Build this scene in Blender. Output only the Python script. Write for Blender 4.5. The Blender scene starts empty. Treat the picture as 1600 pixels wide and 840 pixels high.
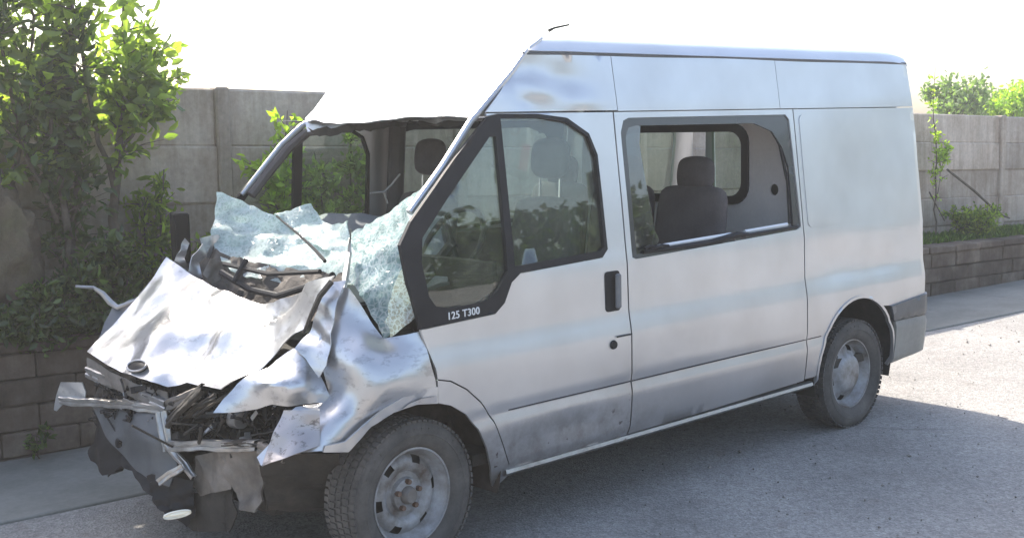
import bpy, math, random
import numpy as np
from mathutils import Vector, Matrix, noise as mnoise
from mathutils.geometry import delaunay_2d_cdt

random.seed(7)
rng = np.random.default_rng(7)
R_ = math.radians
scn = bpy.context.scene
COL = scn.collection

# ------------------------------------------------------------------ camera
CF, CX, CY, CZ, YAW, PITCH, ROLL = 1883.29514, -2.93541, -3.83513, 1.85553, 0.7356, -0.12033, -0.02261
_f = np.array([math.sin(YAW)*math.cos(PITCH), math.cos(YAW)*math.cos(PITCH), math.sin(PITCH)])
_r0 = np.array([math.cos(YAW), -math.sin(YAW), 0.0]); _u0 = np.cross(_r0, _f)
_r = math.cos(ROLL)*_r0 + math.sin(ROLL)*_u0
_u = -math.sin(ROLL)*_r0 + math.cos(ROLL)*_u0
CAM = np.array([CX, CY, CZ])
cd = bpy.data.cameras.new('camera'); cam = bpy.data.objects.new('camera', cd); COL.objects.link(cam)
cd.sensor_width = 36.0; cd.lens = CF*36.0/1600.0; cd.clip_start = 0.05; cd.clip_end = 3000
M4 = Matrix(((_r[0], _u[0], -_f[0], CX), (_r[1], _u[1], -_f[1], CY), (_r[2], _u[2], -_f[2], CZ), (0, 0, 0, 1)))
cam.matrix_world = M4
scn.camera = cam

# ------------------------------------------------------------------ light
SUN_DIR = Vector((0.10, 1.0, 1.0)).normalized()          # towards the sun
w = bpy.data.worlds.new('World'); scn.world = w; w.use_nodes = True
nt = w.node_tree; nt.nodes.clear()
sky = nt.nodes.new('ShaderNodeTexSky'); sky.sky_type = 'NISHITA'; sky.sun_disc = False
sky.sun_elevation = math.asin(SUN_DIR.z)
sky.sun_rotation = math.atan2(SUN_DIR.x, SUN_DIR.y)
sky.air_density = 1.0; sky.dust_density = 2.5; sky.ozone_density = 1.0; sky.altitude = 50
bg = nt.nodes.new('ShaderNodeBackground'); bg.inputs['Strength'].default_value = 0.15
wo = nt.nodes.new('ShaderNodeOutputWorld')
hs = nt.nodes.new('ShaderNodeHueSaturation'); hs.inputs['Saturation'].default_value = .92   # hazy, whitened sky
nt.links.new(sky.outputs[0], hs.inputs['Color']); nt.links.new(hs.outputs[0], bg.inputs[0]); nt.links.new(bg.outputs[0], wo.inputs[0])
sl = bpy.data.lights.new('sun', 'SUN'); sl.energy = 3.5; sl.angle = R_(0.53); sl.color = (1.0, 0.93, 0.82)
so = bpy.data.objects.new('sun', sl); COL.objects.link(so)
so.rotation_euler = (-SUN_DIR).to_track_quat('-Z', 'Y').to_euler()
vs = scn.view_settings
vs.view_transform = 'Standard'; vs.look = 'None'; vs.exposure = 1.58; vs.gamma = 1.0; vs.use_curve_mapping = False
scn.cycles.max_bounces = 10; scn.cycles.transparent_max_bounces = 24
scn.cycles.caustics_reflective = False; scn.cycles.caustics_refractive = False

# ------------------------------------------------------------------ points
def ray(px, py):
    return _r*(px-800)/CF + _u*(420-py)/CF + _f
def P(px, py, y):                    # point where the sight line meets the plane y = const
    d = ray(px, py); t = (y-CAM[1])/d[1]; return CAM + t*d
def PX(px, py, x):
    d = ray(px, py); t = (x-CAM[0])/d[0]; return CAM + t*d
VW = 1.974                            # van width
ZP = [0.26, .30, .345, .36, .45, .555, .575, .600, .612, .635, .84, .862, .94, .96, 1.19, 1.23, 1.5, 1.93, 2.08, 2.15, 2.19]
YP = [.075, .06, .035, .018, .006, -.004, -.002, .004, .005, -.002, -.003, -.001, .013, .015, .020, .026, .055, .105, .128, .138, .146]
def YS(z): return np.interp(z, ZP, YP)
def S(px, py):                        # sight line against the near flank of the van -> (x, z)
    y = 0.0
    for _ in range(12):
        p = P(px, py, y); y = float(YS(p[2]))
    return (float(p[0]), float(p[2]))

# ------------------------------------------------------------------ mesh helpers
def tag(o, label=None, cat=None, group=None, kind=None):
    if label: o['label'] = label
    if cat: o['category'] = cat
    if group: o['group'] = group
    if kind: o['kind'] = kind
    return o
def empty(name, loc=(0, 0, 0), rot=(0, 0, 0), label=None, cat=None, group=None):
    o = bpy.data.objects.new(name, None); COL.objects.link(o); o.location = loc; o.rotation_euler = rot
    o.empty_display_size = .2
    return tag(o, label, cat, group)
def link(name, me, mat=None, parent=None, loc=(0, 0, 0), rot=(0, 0, 0), sc=(1, 1, 1)):
    o = bpy.data.objects.new(name, me); COL.objects.link(o)
    if mat and not me.materials: me.materials.append(mat)
    if parent: o.parent = parent
    o.location = loc; o.rotation_euler = rot; o.scale = sc
    return o
def mesh(name, V, F, smooth=True, sharp=None):
    me = bpy.data.meshes.new(name)
    me.from_pydata([tuple(map(float, v)) for v in V], [], [tuple(map(int, f)) for f in F])
    me.validate(); me.update()
    if smooth: me.polygons.foreach_set('use_smooth', [True]*len(me.polygons))
    if smooth and sharp is not None: me.set_sharp_from_angle(angle=R_(sharp))
    return me
class MB:
    def __init__(s): s.V = []; s.F = []
    def add(s, V, F):
        b = len(s.V); s.V += [tuple(v) for v in V]; s.F += [tuple(i+b for i in f) for f in F]; return s
    def box(s, c, d, rot=None, bev=0.0):
        x, y, z = [q/2 for q in d]
        if bev <= 0:
            V = [(a, b, e) for e in (-z, z) for b in (-y, y) for a in (-x, x)]
            F = [(0, 2, 3, 1), (4, 5, 7, 6), (0, 1, 5, 4), (2, 6, 7, 3), (0, 4, 6, 2), (1, 3, 7, 5)]
        else:
            b_ = min(bev, x*.9, y*.9, z*.9); V = []; idx = {}
            for sx in (-1, 1):
                for sy in (-1, 1):
                    for sz in (-1, 1):
                        for k in range(3):
                            p = [sx*x, sy*y, sz*z]
                            for j in range(3):
                                if j != k: p[j] -= [sx, sy, sz][j]*b_
                            idx[(sx, sy, sz, k)] = len(V); V.append(tuple(p))
            F = []
            for k in range(3):
                a, c2 = [(1, 2), (2, 0), (0, 1)][k]
                for sgn in (-1, 1):
                    q = []
                    for (u, v) in ((-1, -1), (1, -1), (1, 1), (-1, 1)):
                        t = [0, 0, 0]; t[k] = sgn; t[a] = u; t[c2] = v; q.append(idx[(t[0], t[1], t[2], k)])
                    F.append(tuple(q if sgn > 0 else q[::-1]))
            for k in range(3):                     # edge strips along axis k
                a, c2 = [(1, 2), (2, 0), (0, 1)][k]
                for u in (-1, 1):
                    for v in (-1, 1):
                        q = []
                        for sgn in (-1, 1):
                            t = [0, 0, 0]; t[k] = sgn; t[a] = u; t[c2] = v
                            q.append((idx[(t[0], t[1], t[2], a)], idx[(t[0], t[1], t[2], c2)]))
                        f = (q[0][0], q[1][0], q[1][1], q[0][1])
                        F.append(f if u*v < 0 else f[::-1])
            for sx in (-1, 1):
                for sy in (-1, 1):
                    for sz in (-1, 1):
                        f = (idx[(sx, sy, sz, 0)], idx[(sx, sy, sz, 1)], idx[(sx, sy, sz, 2)])
                        F.append(f if sx*sy*sz > 0 else f[::-1])
        V = np.array(V)
        if rot is not None: V = V @ np.array(rot).T
        return s.add(V+np.array(c), F)
    def tube(s, pts, r, n=8, cap=True):
        pts = [np.array(p, float) for p in pts]; rr = r if hasattr(r, '__len__') else [r]*len(pts)
        V = []; F = []; up = np.array([.13, .21, 1.0])
        for i, p in enumerate(pts):
            t = pts[min(i+1, len(pts)-1)]-pts[max(i-1, 0)]; t = t/(np.linalg.norm(t)+1e-9)
            a = np.cross(t, up)
            if np.linalg.norm(a) < .2: a = np.cross(t, np.array([1.0, 0, 0]))
            a /= np.linalg.norm(a); b = np.cross(t, a)
            for k in range(n):
                th = 2*math.pi*k/n; V.append(p+rr[i]*(math.cos(th)*a+math.sin(th)*b))
        for i in range(len(pts)-1):
            for k in range(n):
                F.append((i*n+k, i*n+(k+1) % n, (i+1)*n+(k+1) % n, (i+1)*n+k))
        if cap: F.append(tuple(range(n))[::-1]); F.append(tuple((len(pts)-1)*n+k for k in range(n)))
        return s.add(V, F)
    def lathe(s, prof, n=48, c=(0, 0, 0)):           # prof [(y, r)], about the y axis
        V = []; F = []
        for (y, r) in prof:
            for k in range(n):
                th = 2*math.pi*k/n; V.append((c[0]+r*math.cos(th), c[1]+y, c[2]+r*math.sin(th)))
        for i in range(len(prof)-1):
            for k in range(n):
                F.append((i*n+k, i*n+(k+1) % n, (i+1)*n+(k+1) % n, (i+1)*n+k))
        return s.add(V, F)
    def build(s, name, mat, parent=None, smooth=False, sharp=35, **k):
        return link(name, mesh(name, s.V, s.F, smooth, sharp), mat, parent, **k)
def rotm(ax, ang):
    return np.array(Matrix.Rotation(ang, 3, ax))

def sheet(name, V, T, thick, ref, mat, parent=None, sharp=None):
    """triangles T over points V as a sheet of real thickness; REF: a direction (or point function) on the outer side"""
    V = np.array(V, float); T = np.array(T, int)
    def normals(V, T):
        n = np.cross(V[T[:, 1]]-V[T[:, 0]], V[T[:, 2]]-V[T[:, 0]])
        N = np.zeros_like(V)
        for k in range(3): np.add.at(N, T[:, k], n)
        return N/(np.linalg.norm(N, axis=1, keepdims=True)+1e-12), n
    N, n = normals(V, T)
    if (n @ np.array(ref, float)).sum() < 0:
        T = T[:, ::-1]; N, n = normals(V, T)
    nv = len(V); B = V-N*thick
    e = {}
    for t in T:
        for a, b in ((t[0], t[1]), (t[1], t[2]), (t[2], t[0])):
            e[(a, b)] = 1
    be = [(a, b) for (a, b) in e if (b, a) not in e]
    F = [tuple(t) for t in T]+[tuple(t[::-1]+nv) for t in T]
    VV = [*V, *B]; rim = []
    for a, b in be:
        k = len(VV); VV += [V[a], V[b], B[b], B[a]]; rim.append(len(F)); F.append((k+1, k, k+3, k+2))
    me = bpy.data.meshes.new(name)
    me.from_pydata([tuple(map(float, v)) for v in VV], [], [tuple(map(int, f)) for f in F]); me.update()
    sm = [True]*len(F)
    for i in rim: sm[i] = False
    me.polygons.foreach_set('use_smooth', sm)
    if sharp: me.set_sharp_from_angle(angle=R_(sharp))
    return link(name, me, mat, parent)
def inside(pts, poly):
    x, y = pts[:, 0], pts[:, 1]; r = np.zeros(len(pts), bool); n = len(poly)
    for i in range(n):
        x1, y1 = poly[i]; x2, y2 = poly[(i+1) % n]
        c = ((y1 > y) != (y2 > y)); xi = (x2-x1)*(y-y1)/(y2-y1+1e-15)+x1
        r ^= c & (x < xi)
    return r
def resample(poly, step):
    out = []
    for i in range(len(poly)):
        a = np.array(poly[i], float); b = np.array(poly[(i+1) % len(poly)], float)
        k = max(1, int(math.ceil(np.linalg.norm(b[:2]-a[:2])/step)))
        for j in range(k): out.append(a+(b-a)*j/k)
    return out
def tri2d(outline, holes, step, rows=()):
    ol = resample(outline, step); hs = [resample(h, step) for h in holes]
    P2 = []; E = []
    for loop in [ol]+hs:
        b = len(P2); P2 += [tuple(p[:2]) for p in loop]; E += [(b+i, b+(i+1) % len(loop)) for i in range(len(loop))]
    A = np.array([p[:2] for p in ol]); lo, hi = A.min(0), A.max(0)
    g = []
    xs = np.arange(lo[0]+step*.5, hi[0], step)
    zs = sorted(list(np.arange(lo[1]+step*.5, hi[1], step*.87))+[])
    if len(rows):
        zs = [z for z in zs if min(abs(z-r) for r in rows) > step*.45]+[r for r in rows if lo[1] < r < hi[1]]
        zs.sort()
    for k, z in enumerate(zs):
        st = 0 if len(rows) else (.5*step if k % 2 else 0)
        for x in xs: g.append((x+st, z))
    g = np.array(g) if g else np.zeros((0, 2))
    if len(g):
        m = inside(g, [tuple(p[:2]) for p in ol])
        for h in hs: m &= ~inside(g, [tuple(p[:2]) for p in h])
        g = g[m]
        bp = np.array(P2)                    # drop points too close to the rim
        a = np.array([P2[i] for i, j in E]); b2 = np.array([P2[j] for i, j in E])
        keep = []
        for q in g:
            d = b2-a; t = np.clip(((q-a)*d).sum(1)/((d*d).sum(1)+1e-15), 0, 1)
            keep.append((np.linalg.norm(a+d*t[:, None]-q, axis=1).min()) > step*.33)
        g = g[np.array(keep, bool)] if len(g) else g
    allp = [Vector(p) for p in P2]+[Vector((float(q[0]), float(q[1]))) for q in g]
    vo, eo, fo, *_ = delaunay_2d_cdt(allp, E, [], 0, 1e-6)
    V = np.array([tuple(v) for v in vo]); T = np.array([tuple(f) for f in fo if len(f) == 3])
    c = V[T].mean(1); m = inside(c, [tuple(p[:2]) for p in ol])
    for h in hs: m &= ~inside(c, [tuple(p[:2]) for p in h])
    area = np.abs(np.cross(V[T[:, 1]]-V[T[:, 0]], V[T[:, 2]]-V[T[:, 0]]))
    T = T[m & (area > 1e-9)]
    used = np.unique(T); mp = -np.ones(len(V), int); mp[used] = np.arange(len(used))
    return V[used], mp[T]

def tail(x): return np.where(x > 4.03, .10*((np.maximum(x, 4.03)-4.03)/.10)**2.0, 0)
DENTS = []
def flank(V2, far=False, off=0.0, dents=True):
    x, z = V2[:, 0], V2[:, 1]; y = YS(z)+tail(x)-off
    if dents and not far:
        for (cx, cz, sx, sz, a) in DENTS: y = y+a*np.exp(-((x-cx)/sx)**2-((z-cz)/sz)**2)
        y = y+.0016*np.sin(x*4.1+1.3*np.sin(z*5))*np.cos(z*6.3+x)
    if far: y = VW-y
    return np.stack([x, y, z], 1)
def panel(name, outline, holes, mat, parent, far=False, step=.045, thick=.012, off=0.0, dents=True):
    V2, T = tri2d(outline, holes, step, [z for z in ZP if z > .3] if step > .03 else ())
    return sheet(name, flank(V2, far, off, dents), T, thick, (0, 1 if far else -1, 0), mat, parent)

def tps(ctrl):                                   # thin-plate interpolation of depth over picture points
    C = np.array(ctrl, float); n = len(C); X = C[:, :2]/100.0
    d = np.linalg.norm(X[:, None]-X[None], axis=2); K = np.where(d > 0, d*d*np.log(d+1e-12), 0)+np.eye(n)*.01
    Pm = np.c_[np.ones(n), X]; A = np.block([[K, Pm], [Pm.T, np.zeros((3, 3))]])
    s = np.linalg.solve(A, np.r_[C[:, 2], 0, 0, 0])
    def f(Q):
        Q = np.array(Q)/100.0; d = np.linalg.norm(Q[:, None]-X[None], axis=2)
        return np.where(d > 0, d*d*np.log(d+1e-12), 0) @ s[:n]+s[n]+Q @ s[n+1:]
    return f
def folds(V, amp, freq, seed, k=5):
    """sharp random folds, as in crushed sheet metal"""
    r = np.random.default_rng(seed); h = np.zeros(len(V)); 
    wv = np.array([mnoise.noise(Vector(v)*2.2+Vector((seed, 3, 1))) for v in V])
    for i in range(k):
        d = r.normal(size=3); d /= np.linalg.norm(d); f = freq*(1.0+i*.62); ph = r.random()
        q = V @ d*f+ph+wv*.55
        tri = np.abs((q % 1.0)-.5)*2
        h += amp*(tri-.5)/(1.0+i*.75)
    return h
def crumple(name, outline, mat, parent, inner=(), amp=.02, freq=3.0, seed=1, step=9, thick=.0035, ref=None, k=5, sharp=28, jag=0.0, edge_fix=False):
    ol = [(p[0], p[1]) for p in outline]
    if jag > 0:
        rr = np.random.default_rng(seed+50); o2 = resample(ol, step*1.6)
        ol = [tuple(p+rr.normal(size=2)*jag) for p in o2]
    V2, T = tri2d(ol, [], step)
    f = tps(list(outline)+list(inner)); ys = f(V2)
    V = np.array([P(a, b, c) for (a, b), c in zip(V2, ys)])
    ref = ref if ref is not None else (-0.5, -.6, .6)
    n = np.cross(V[T[:, 1]]-V[T[:, 0]], V[T[:, 2]]-V[T[:, 0]]); N = np.zeros_like(V)
    for q in range(3): np.add.at(N, T[:, q], n)
    N /= (np.linalg.norm(N, axis=1, keepdims=True)+1e-9)
    if (n @ np.array(ref)).sum() < 0: N = -N
    h = folds(V, amp, freq, seed, k)
    V = V+N*h[:, None]
    return sheet(name, V, T, thick, ref, mat, parent, sharp)

# ------------------------------------------------------------------ materials
def mat(name, base, rough=.5, metal=0.0, coat=0.0, spec=.5):
    m = bpy.data.materials.new(name); m.use_nodes = True; b = m.node_tree.nodes['Principled BSDF']
    b.inputs['Base Color'].default_value = (*base, 1); b.inputs['Roughness'].default_value = rough
    b.inputs['Metallic'].default_value = metal; b.inputs['Coat Weight'].default_value = coat
    b.inputs['Coat Roughness'].default_value = .06; b.inputs['Specular IOR Level'].default_value = spec
    return m
def N_(m, t, **kw):
    n = m.node_tree.nodes.new(t)
    for k, v in kw.items():
        if k in n.inputs: n.inputs[k].default_value = v
        else: setattr(n, k, v)
    return n
def L_(m, a, b): m.node_tree.links.new(a, b)
def ramp(m, src, stops):
    r = N_(m, 'ShaderNodeValToRGB'); e = r.color_ramp.elements
    while len(e) < len(stops): e.new(.5)
    for i, (p, c) in enumerate(stops):
        e[i].position = p; e[i].color = (*c, 1) if hasattr(c, '__len__') else (c, c, c, 1)
    L_(m, src, r.inputs[0]); return r
def mixc(m, fac, a, b, mode='MIX'):
    x = N_(m, 'ShaderNodeMix', data_type='RGBA', blend_type=mode)
    for s, v in ((0, fac), (6, a), (7, b)):
        if hasattr(v, 'is_linked') or hasattr(v, 'links'): L_(m, v, x.inputs[s])
        else: x.inputs[s].default_value = v if not hasattr(v, '__len__') else (*v, 1)
    return x.outputs[2]
def bump(m, h, strength=.3, dist=.01):
    b = N_(m, 'ShaderNodeBump', Strength=strength, Distance=dist); L_(m, h, b.inputs['Height'])
    L_(m, b.outputs[0], m.node_tree.nodes['Principled BSDF'].inputs['Normal']); return b
def pos(m):
    return N_(m, 'ShaderNodeNewGeometry').outputs['Position']
def nz(m, scale, detail=6, rough=.6, vec=None):
    n = N_(m, 'ShaderNodeTexNoise', Scale=scale, Detail=detail, Roughness=rough)
    L_(m, vec if vec is not None else pos(m), n.inputs['Vector']); return n.outputs['Fac']
def noisy(name, stops, scale=3, rough=.85, metal=0, bs=.4, bd=.02, fine=40, fmix=.35, spec=.35):
    m = mat(name, (.5, .5, .5), rough, metal, 0, spec); b = m.node_tree.nodes['Principled BSDF']
    c = ramp(m, nz(m, scale, 8), stops); f = ramp(m, nz(m, fine, 5, .7), [(.3, .45), (.7, 1.0)])
    L_(m, mixc(m, fmix, c.outputs[0], f.outputs[0], 'MULTIPLY'), b.inputs['Base Color'])
    bump(m, nz(m, fine*.7, 8, .7), bs, bd); return m

def paint(name, base, dirt=.35, low=True, rough=.26, scr=0.0):
    m = mat(name, base, rough, .72, .55); b = m.node_tree.nodes['Principled BSDF']
    p = pos(m); n1 = nz(m, 2.6, 5, .5, p); n2 = nz(m, 26, 6, .7, p)
    sx = N_(m, 'ShaderNodeSeparateXYZ'); L_(m, p, sx.inputs[0])
    n2r = ramp(m, n2, [(.3, .45), (.7, .52)])
    mul = N_(m, 'ShaderNodeMath', operation='MULTIPLY'); L_(m, n1, mul.inputs[0]); mul.inputs[1].default_value = .5
    if low:
        mr = N_(m, 'ShaderNodeMapRange'); L_(m, sx.outputs[2], mr.inputs[0])
        mr.inputs[1].default_value = .95; mr.inputs[2].default_value = .3; mr.inputs[3].default_value = 0; mr.inputs[4].default_value = .34
        ad = N_(m, 'ShaderNodeMath', operation='ADD'); L_(m, mul.outputs[0], ad.inputs[0]); L_(m, mr.outputs[0], ad.inputs[1]); src = ad.outputs[0]
    else: src = mul.outputs[0]
    rp = ramp(m, src, [(.15, 0.0), (.62, dirt)])
    col = mixc(m, rp.outputs[0], base, (.17, .145, .125))
    if low:                                              # stone chips and scabs of rust low on the doors
        ch = ramp(m, nz(m, 13, 3, .5, p), [(.66, 0.0), (.69, 1.0)]); c2 = N_(m, 'ShaderNodeMath', operation='MULTIPLY'); L_(m, ch.outputs[0], c2.inputs[0])
        mr2 = N_(m, 'ShaderNodeMapRange'); L_(m, sx.outputs[2], mr2.inputs[0]); mr2.inputs[1].default_value = .62; mr2.inputs[2].default_value = .45; mr2.inputs[3].default_value = 0; mr2.inputs[4].default_value = .75
        mr3 = N_(m, 'ShaderNodeMapRange'); L_(m, sx.outputs[0], mr3.inputs[0]); mr3.inputs[1].default_value = 1.7; mr3.inputs[2].default_value = 1.2; mr3.inputs[3].default_value = 0; mr3.inputs[4].default_value = 1
        c3 = N_(m, 'ShaderNodeMath', operation='MULTIPLY'); L_(m, mr2.outputs[0], c3.inputs[0]); L_(m, mr3.outputs[0], c3.inputs[1]); L_(m, c3.outputs[0], c2.inputs[1])
        md = ramp(m, nz(m, 7, 7, .7, p), [(.42, 0.0), (.62, .75)]); c4 = N_(m, 'ShaderNodeMath', operation='MULTIPLY'); L_(m, md.outputs[0], c4.inputs[0]); L_(m, c3.outputs[0], c4.inputs[1])
        col = mixc(m, c4.outputs[0], col, (.20, .17, .145))
        col = mixc(m, c2.outputs[0], col, (.07, .05, .045))
    if scr > 0:
        mp = N_(m, 'ShaderNodeMapping'); mp.inputs['Scale'].default_value = (6, 9, 14); mp.inputs['Rotation'].default_value = (.3, .7, .2); L_(m, p, mp.inputs[0])
        sn = nz(m, 2.2, 5, .7, mp.outputs[0]); sr = ramp(m, sn, [(.55, 0.0), (.62, scr)])
        col = mixc(m, sr.outputs[0], col, (.10, .085, .08))
    L_(m, col, b.inputs['Base Color'])
    b.inputs['Coat Weight'].default_value = .3
    if scr > 0:                                          # fine creases of crushed sheet
        vc = N_(m, 'ShaderNodeTexVoronoi', Scale=9.0, feature='F1', distance='CHEBYCHEV'); mp2 = N_(m, 'ShaderNodeMapping'); mp2.inputs['Rotation'].default_value = (.5, .9, .3); mp2.inputs['Scale'].default_value = (1, .6, 1.3)
        L_(m, p, mp2.inputs[0]); dv = mixc(m, .12, mp2.outputs[0], nz(m, 6, 3, .6, p)); L_(m, dv, vc.inputs['Vector'])
        a2 = N_(m, 'ShaderNodeMath', operation='ADD'); L_(m, vc.outputs['Distance'], a2.inputs[0]); m3 = N_(m, 'ShaderNodeMath', operation='MULTIPLY'); L_(m, nz(m, 34, 6, .6, p), m3.inputs[0]); m3.inputs[1].default_value = .12
        L_(m, m3.outputs[0], a2.inputs[1]); bump(m, a2.outputs[0], .10, .03)
    else: bump(m, nz(m, 5, 3, .5, p), .05, .02)
    return m
M = {}
M['paint'] = paint('silver_paint', (.62, .625, .64), .5, True, .34)
M['crush'] = paint('crushed_silver_paint', (.53, .53, .54), .5, False, .30, .28)
M['scrape'] = paint('scraped_paint', (.50, .46, .46), .8, True, .42, .8)
M['black'] = noisy('black_plastic', [(.3, (.012, .012, .014)), (.7, (.024, .023, .025))], 6, .55, 0, .1, .004, 60, .2, .2)
M['blackgloss'] = mat('black_gloss', (.03, .031, .036), .25, 0, .4)
M['rubber'] = noisy('tyre_rubber', [(.3, (.065, .06, .055)), (.6, (.12, .108, .097)), (.8, (.20, .172, .148))], 7, .85, 0, .4, .004, 70, .4)
M['steel'] = noisy('wheel_steel', [(.36, (.40, .40, .41)), (.54, (.27, .255, .24)), (.70, (.12, .085, .065))], 8, .55, .35, .15, .003, 60, .3)
M['rust'] = noisy('rusty_metal', [(.3, (.10, .055, .035)), (.7, (.22, .14, .10))], 12, .8, .2, .4, .004, 60, .4)
M['bare'] = noisy('bare_metal', [(.3, (.50, .50, .50)), (.6, (.38, .36, .34)), (.8, (.18, .15, .13))], 8, .36, .75, .2, .004, 50, .3)
M['dirty'] = noisy('dirty_metal', [(.3, (.27, .24, .215)), (.6, (.17, .15, .13)), (.8, (.07, .06, .055))], 7, .6, .35, .4, .005, 40, .4)
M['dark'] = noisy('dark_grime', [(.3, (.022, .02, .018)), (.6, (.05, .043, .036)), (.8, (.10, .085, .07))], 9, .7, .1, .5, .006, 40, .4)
M['dkbrown'] = noisy('cowl_debris', [(.3, (.05, .042, .036)), (.6, (.12, .10, .085)), (.8, (.22, .19, .16))], 11, .75, .05, .7, .01, 40, .5)
M['bumper'] = noisy('bumper_plastic', [(.3, (.13, .135, .14)), (.7, (.20, .20, .205))], 4, .5, 0, .1, .003, 60, .25)
M['bumperlow'] = noisy('bumper_plastic_dusty', [(.3, (.24, .23, .21)), (.7, (.34, .32, .28))], 4, .7, 0, .1, .003, 60, .25)
M['fabric'] = noisy('seat_fabric', [(.3, (.085, .073, .073)), (.7, (.14, .122, .12))], 5, .95, 0, .3, .003, 160, .5)
M['trimgrey'] = noisy('grey_lining', [(.3, (.68, .64, .635)), (.7, (.80, .76, .75))], 2, .8, 0, .1, .003, 60, .15)
M['trimdark'] = noisy('dark_lining', [(.3, (.07, .06, .058)), (.7, (.11, .098, .095))], 3, .8, 0, .1, .003, 60, .2)
M['dash'] = noisy('dashboard_plastic', [(.3, (.10, .115, .13)), (.7, (.17, .185, .2))], 4, .65, 0, .2, .003, 60, .3)
M['red'] = mat('red_lens', (.45, .02, .02), .15, 0, .5)
M['wheelhouse'] = noisy('muddy_wheelhouse', [(.3, (.05, .038, .03)), (.7, (.10, .075, .06))], 12, .9, 0, .4, .004, 60, .4)
M['covergrey'] = noisy('bumper_cover_plastic', [(.3, (.07, .075, .08)), (.7, (.12, .125, .13))], 4, .36, 0, .1, .003, 50, .25)
M['mirrorback'] = mat('mirror_back', (.006, .006, .006), .7, 0, 0, .2)
M['white'] = mat('badge_white', (.7, .7, .7), .4)
M['chrome'] = mat('chrome', (.75, .75, .76), .12, 1.0)
M['lens'] = mat('lamp_lens', (.80, .76, .62), .12, .3, .6)
M['seam'] = mat('seam_dark', (.03, .03, .033), .8)

def glass(name, tint, extra=0.0, dirt=.0):
    m = bpy.data.materials.new(name); m.use_nodes = True; m.node_tree.nodes.clear()
    o = N_(m, 'ShaderNodeOutputMaterial'); t = N_(m, 'ShaderNodeBsdfTransparent'); t.inputs[0].default_value = (*tint, 1)
    g = N_(m, 'ShaderNodeBsdfGlossy'); g.inputs['Roughness'].default_value = .015; g.inputs[0].default_value = (1, 1, 1, 1)
    fr = N_(m, 'ShaderNodeFresnel', IOR=1.5); ad = N_(m, 'ShaderNodeMath', operation='MULTIPLY_ADD'); ad.inputs[1].default_value = 1.25; ad.inputs[2].default_value = extra
    ge = N_(m, 'ShaderNodeNewGeometry'); io = N_(m, 'ShaderNodeMapRange'); L_(m, ge.outputs['Backfacing'], io.inputs[0])   # the same reflectance on either face of the thin pane
    io.inputs[3].default_value = 1.5; io.inputs[4].default_value = 1/1.5; L_(m, io.outputs[0], fr.inputs['IOR'])
    L_(m, fr.outputs[0], ad.inputs[0]); mx = N_(m, 'ShaderNodeMixShader')
    L_(m, ad.outputs[0], mx.inputs[0]); L_(m, t.outputs[0], mx.inputs[1]); L_(m, g.outputs[0], mx.inputs[2])
    last = mx
    if dirt > 0:
        d = N_(m, 'ShaderNodeBsdfDiffuse'); d.inputs[0].default_value = (.55, .5, .42, 1)
        r = ramp(m, nz(m, 3.5, 7, .7), [(.40, 0.0), (.7, dirt)]); m2 = N_(m, 'ShaderNodeMixShader')
        L_(m, r.outputs[0], m2.inputs[0]); L_(m, mx.outputs[0], m2.inputs[1]); L_(m, d.outputs[0], m2.inputs[2]); last = m2
    L_(m, last.outputs[0], o.inputs[0]); return m
M['glass'] = glass('window_glass', (.80, .87, .84), .0, .05)
M['glassfar'] = glass('window_glass_far', (.82, .88, .83), .0, .05)
M['glassblue'] = glass('heated_glass', (.30, .36, .42), .05, .12)

def crazed(name, col, trans, scale=55, seed=0.0):
    m = bpy.data.materials.new(name); m.use_nodes = True; b = m.node_tree.nodes['Principled BSDF']; o = m.node_tree.nodes['Material Output']
    p = pos(m)
    v = N_(m, 'ShaderNodeTexVoronoi', Scale=scale*1.8); L_(m, p, v.inputs['Vector'])
    ve = N_(m, 'ShaderNodeTexVoronoi', Scale=scale*.8, feature='DISTANCE_TO_EDGE'); L_(m, p, ve.inputs['Vector'])
    big = nz(m, 6, 6, .7, p)
    c1 = ramp(m, v.outputs['Color'], [(.15, tuple(q*.62 for q in col)), (.5, col), (.9, (.78, .86, .84))])
    ed = ramp(m, ve.outputs['Distance'], [(.0, (.93, .95, .94)), (.12, (0, 0, 0))])
    ed2 = ramp(m, ve.outputs['Distance'], [(.0, 1.0), (.12, 0.0)])
    c = mixc(m, ed2.outputs[0], c1.outputs[0], (.88, .91, .9))
    b.inputs['Roughness'].default_value = .22; b.inputs['Specular IOR Level'].default_value = .8
    L_(m, c, b.inputs['Base Color'])
    bp = N_(m, 'ShaderNodeBump', Strength=.9, Distance=.012); L_(m, v.outputs['Color'], bp.inputs['Height']); L_(m, bp.outputs[0], b.inputs['Normal'])
    tl = N_(m, 'ShaderNodeBsdfTranslucent'); tl.inputs[0].default_value = (.7, .82, .78, 1)
    tr = N_(m, 'ShaderNodeBsdfTransparent'); tr.inputs[0].default_value = (.72, .82, .79, 1)
    m1 = N_(m, 'ShaderNodeMixShader', Fac=.35); L_(m, b.outputs[0], m1.inputs[1]); L_(m, tl.outputs[0], m1.inputs[2])
    fr = ramp(m, big, [(.35, trans*.4), (.7, min(1, trans*1.7))]); m2 = N_(m, 'ShaderNodeMixShader')
    L_(m, fr.outputs[0], m2.inputs[0]); L_(m, m1.outputs[0], m2.inputs[1]); L_(m, tr.outputs[0], m2.inputs[2]); L_(m, m2.outputs[0], o.inputs[0])
    return m
M['craze'] = crazed('crazed_glass', (.62, .73, .695), .34)
M['craze3'] = crazed('crazed_glass_dirty', (.42, .30, .20), .30, 60)
M['craze2'] = crazed('crazed_glass_side', (.30, .45, .46), .38, 48)

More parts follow.
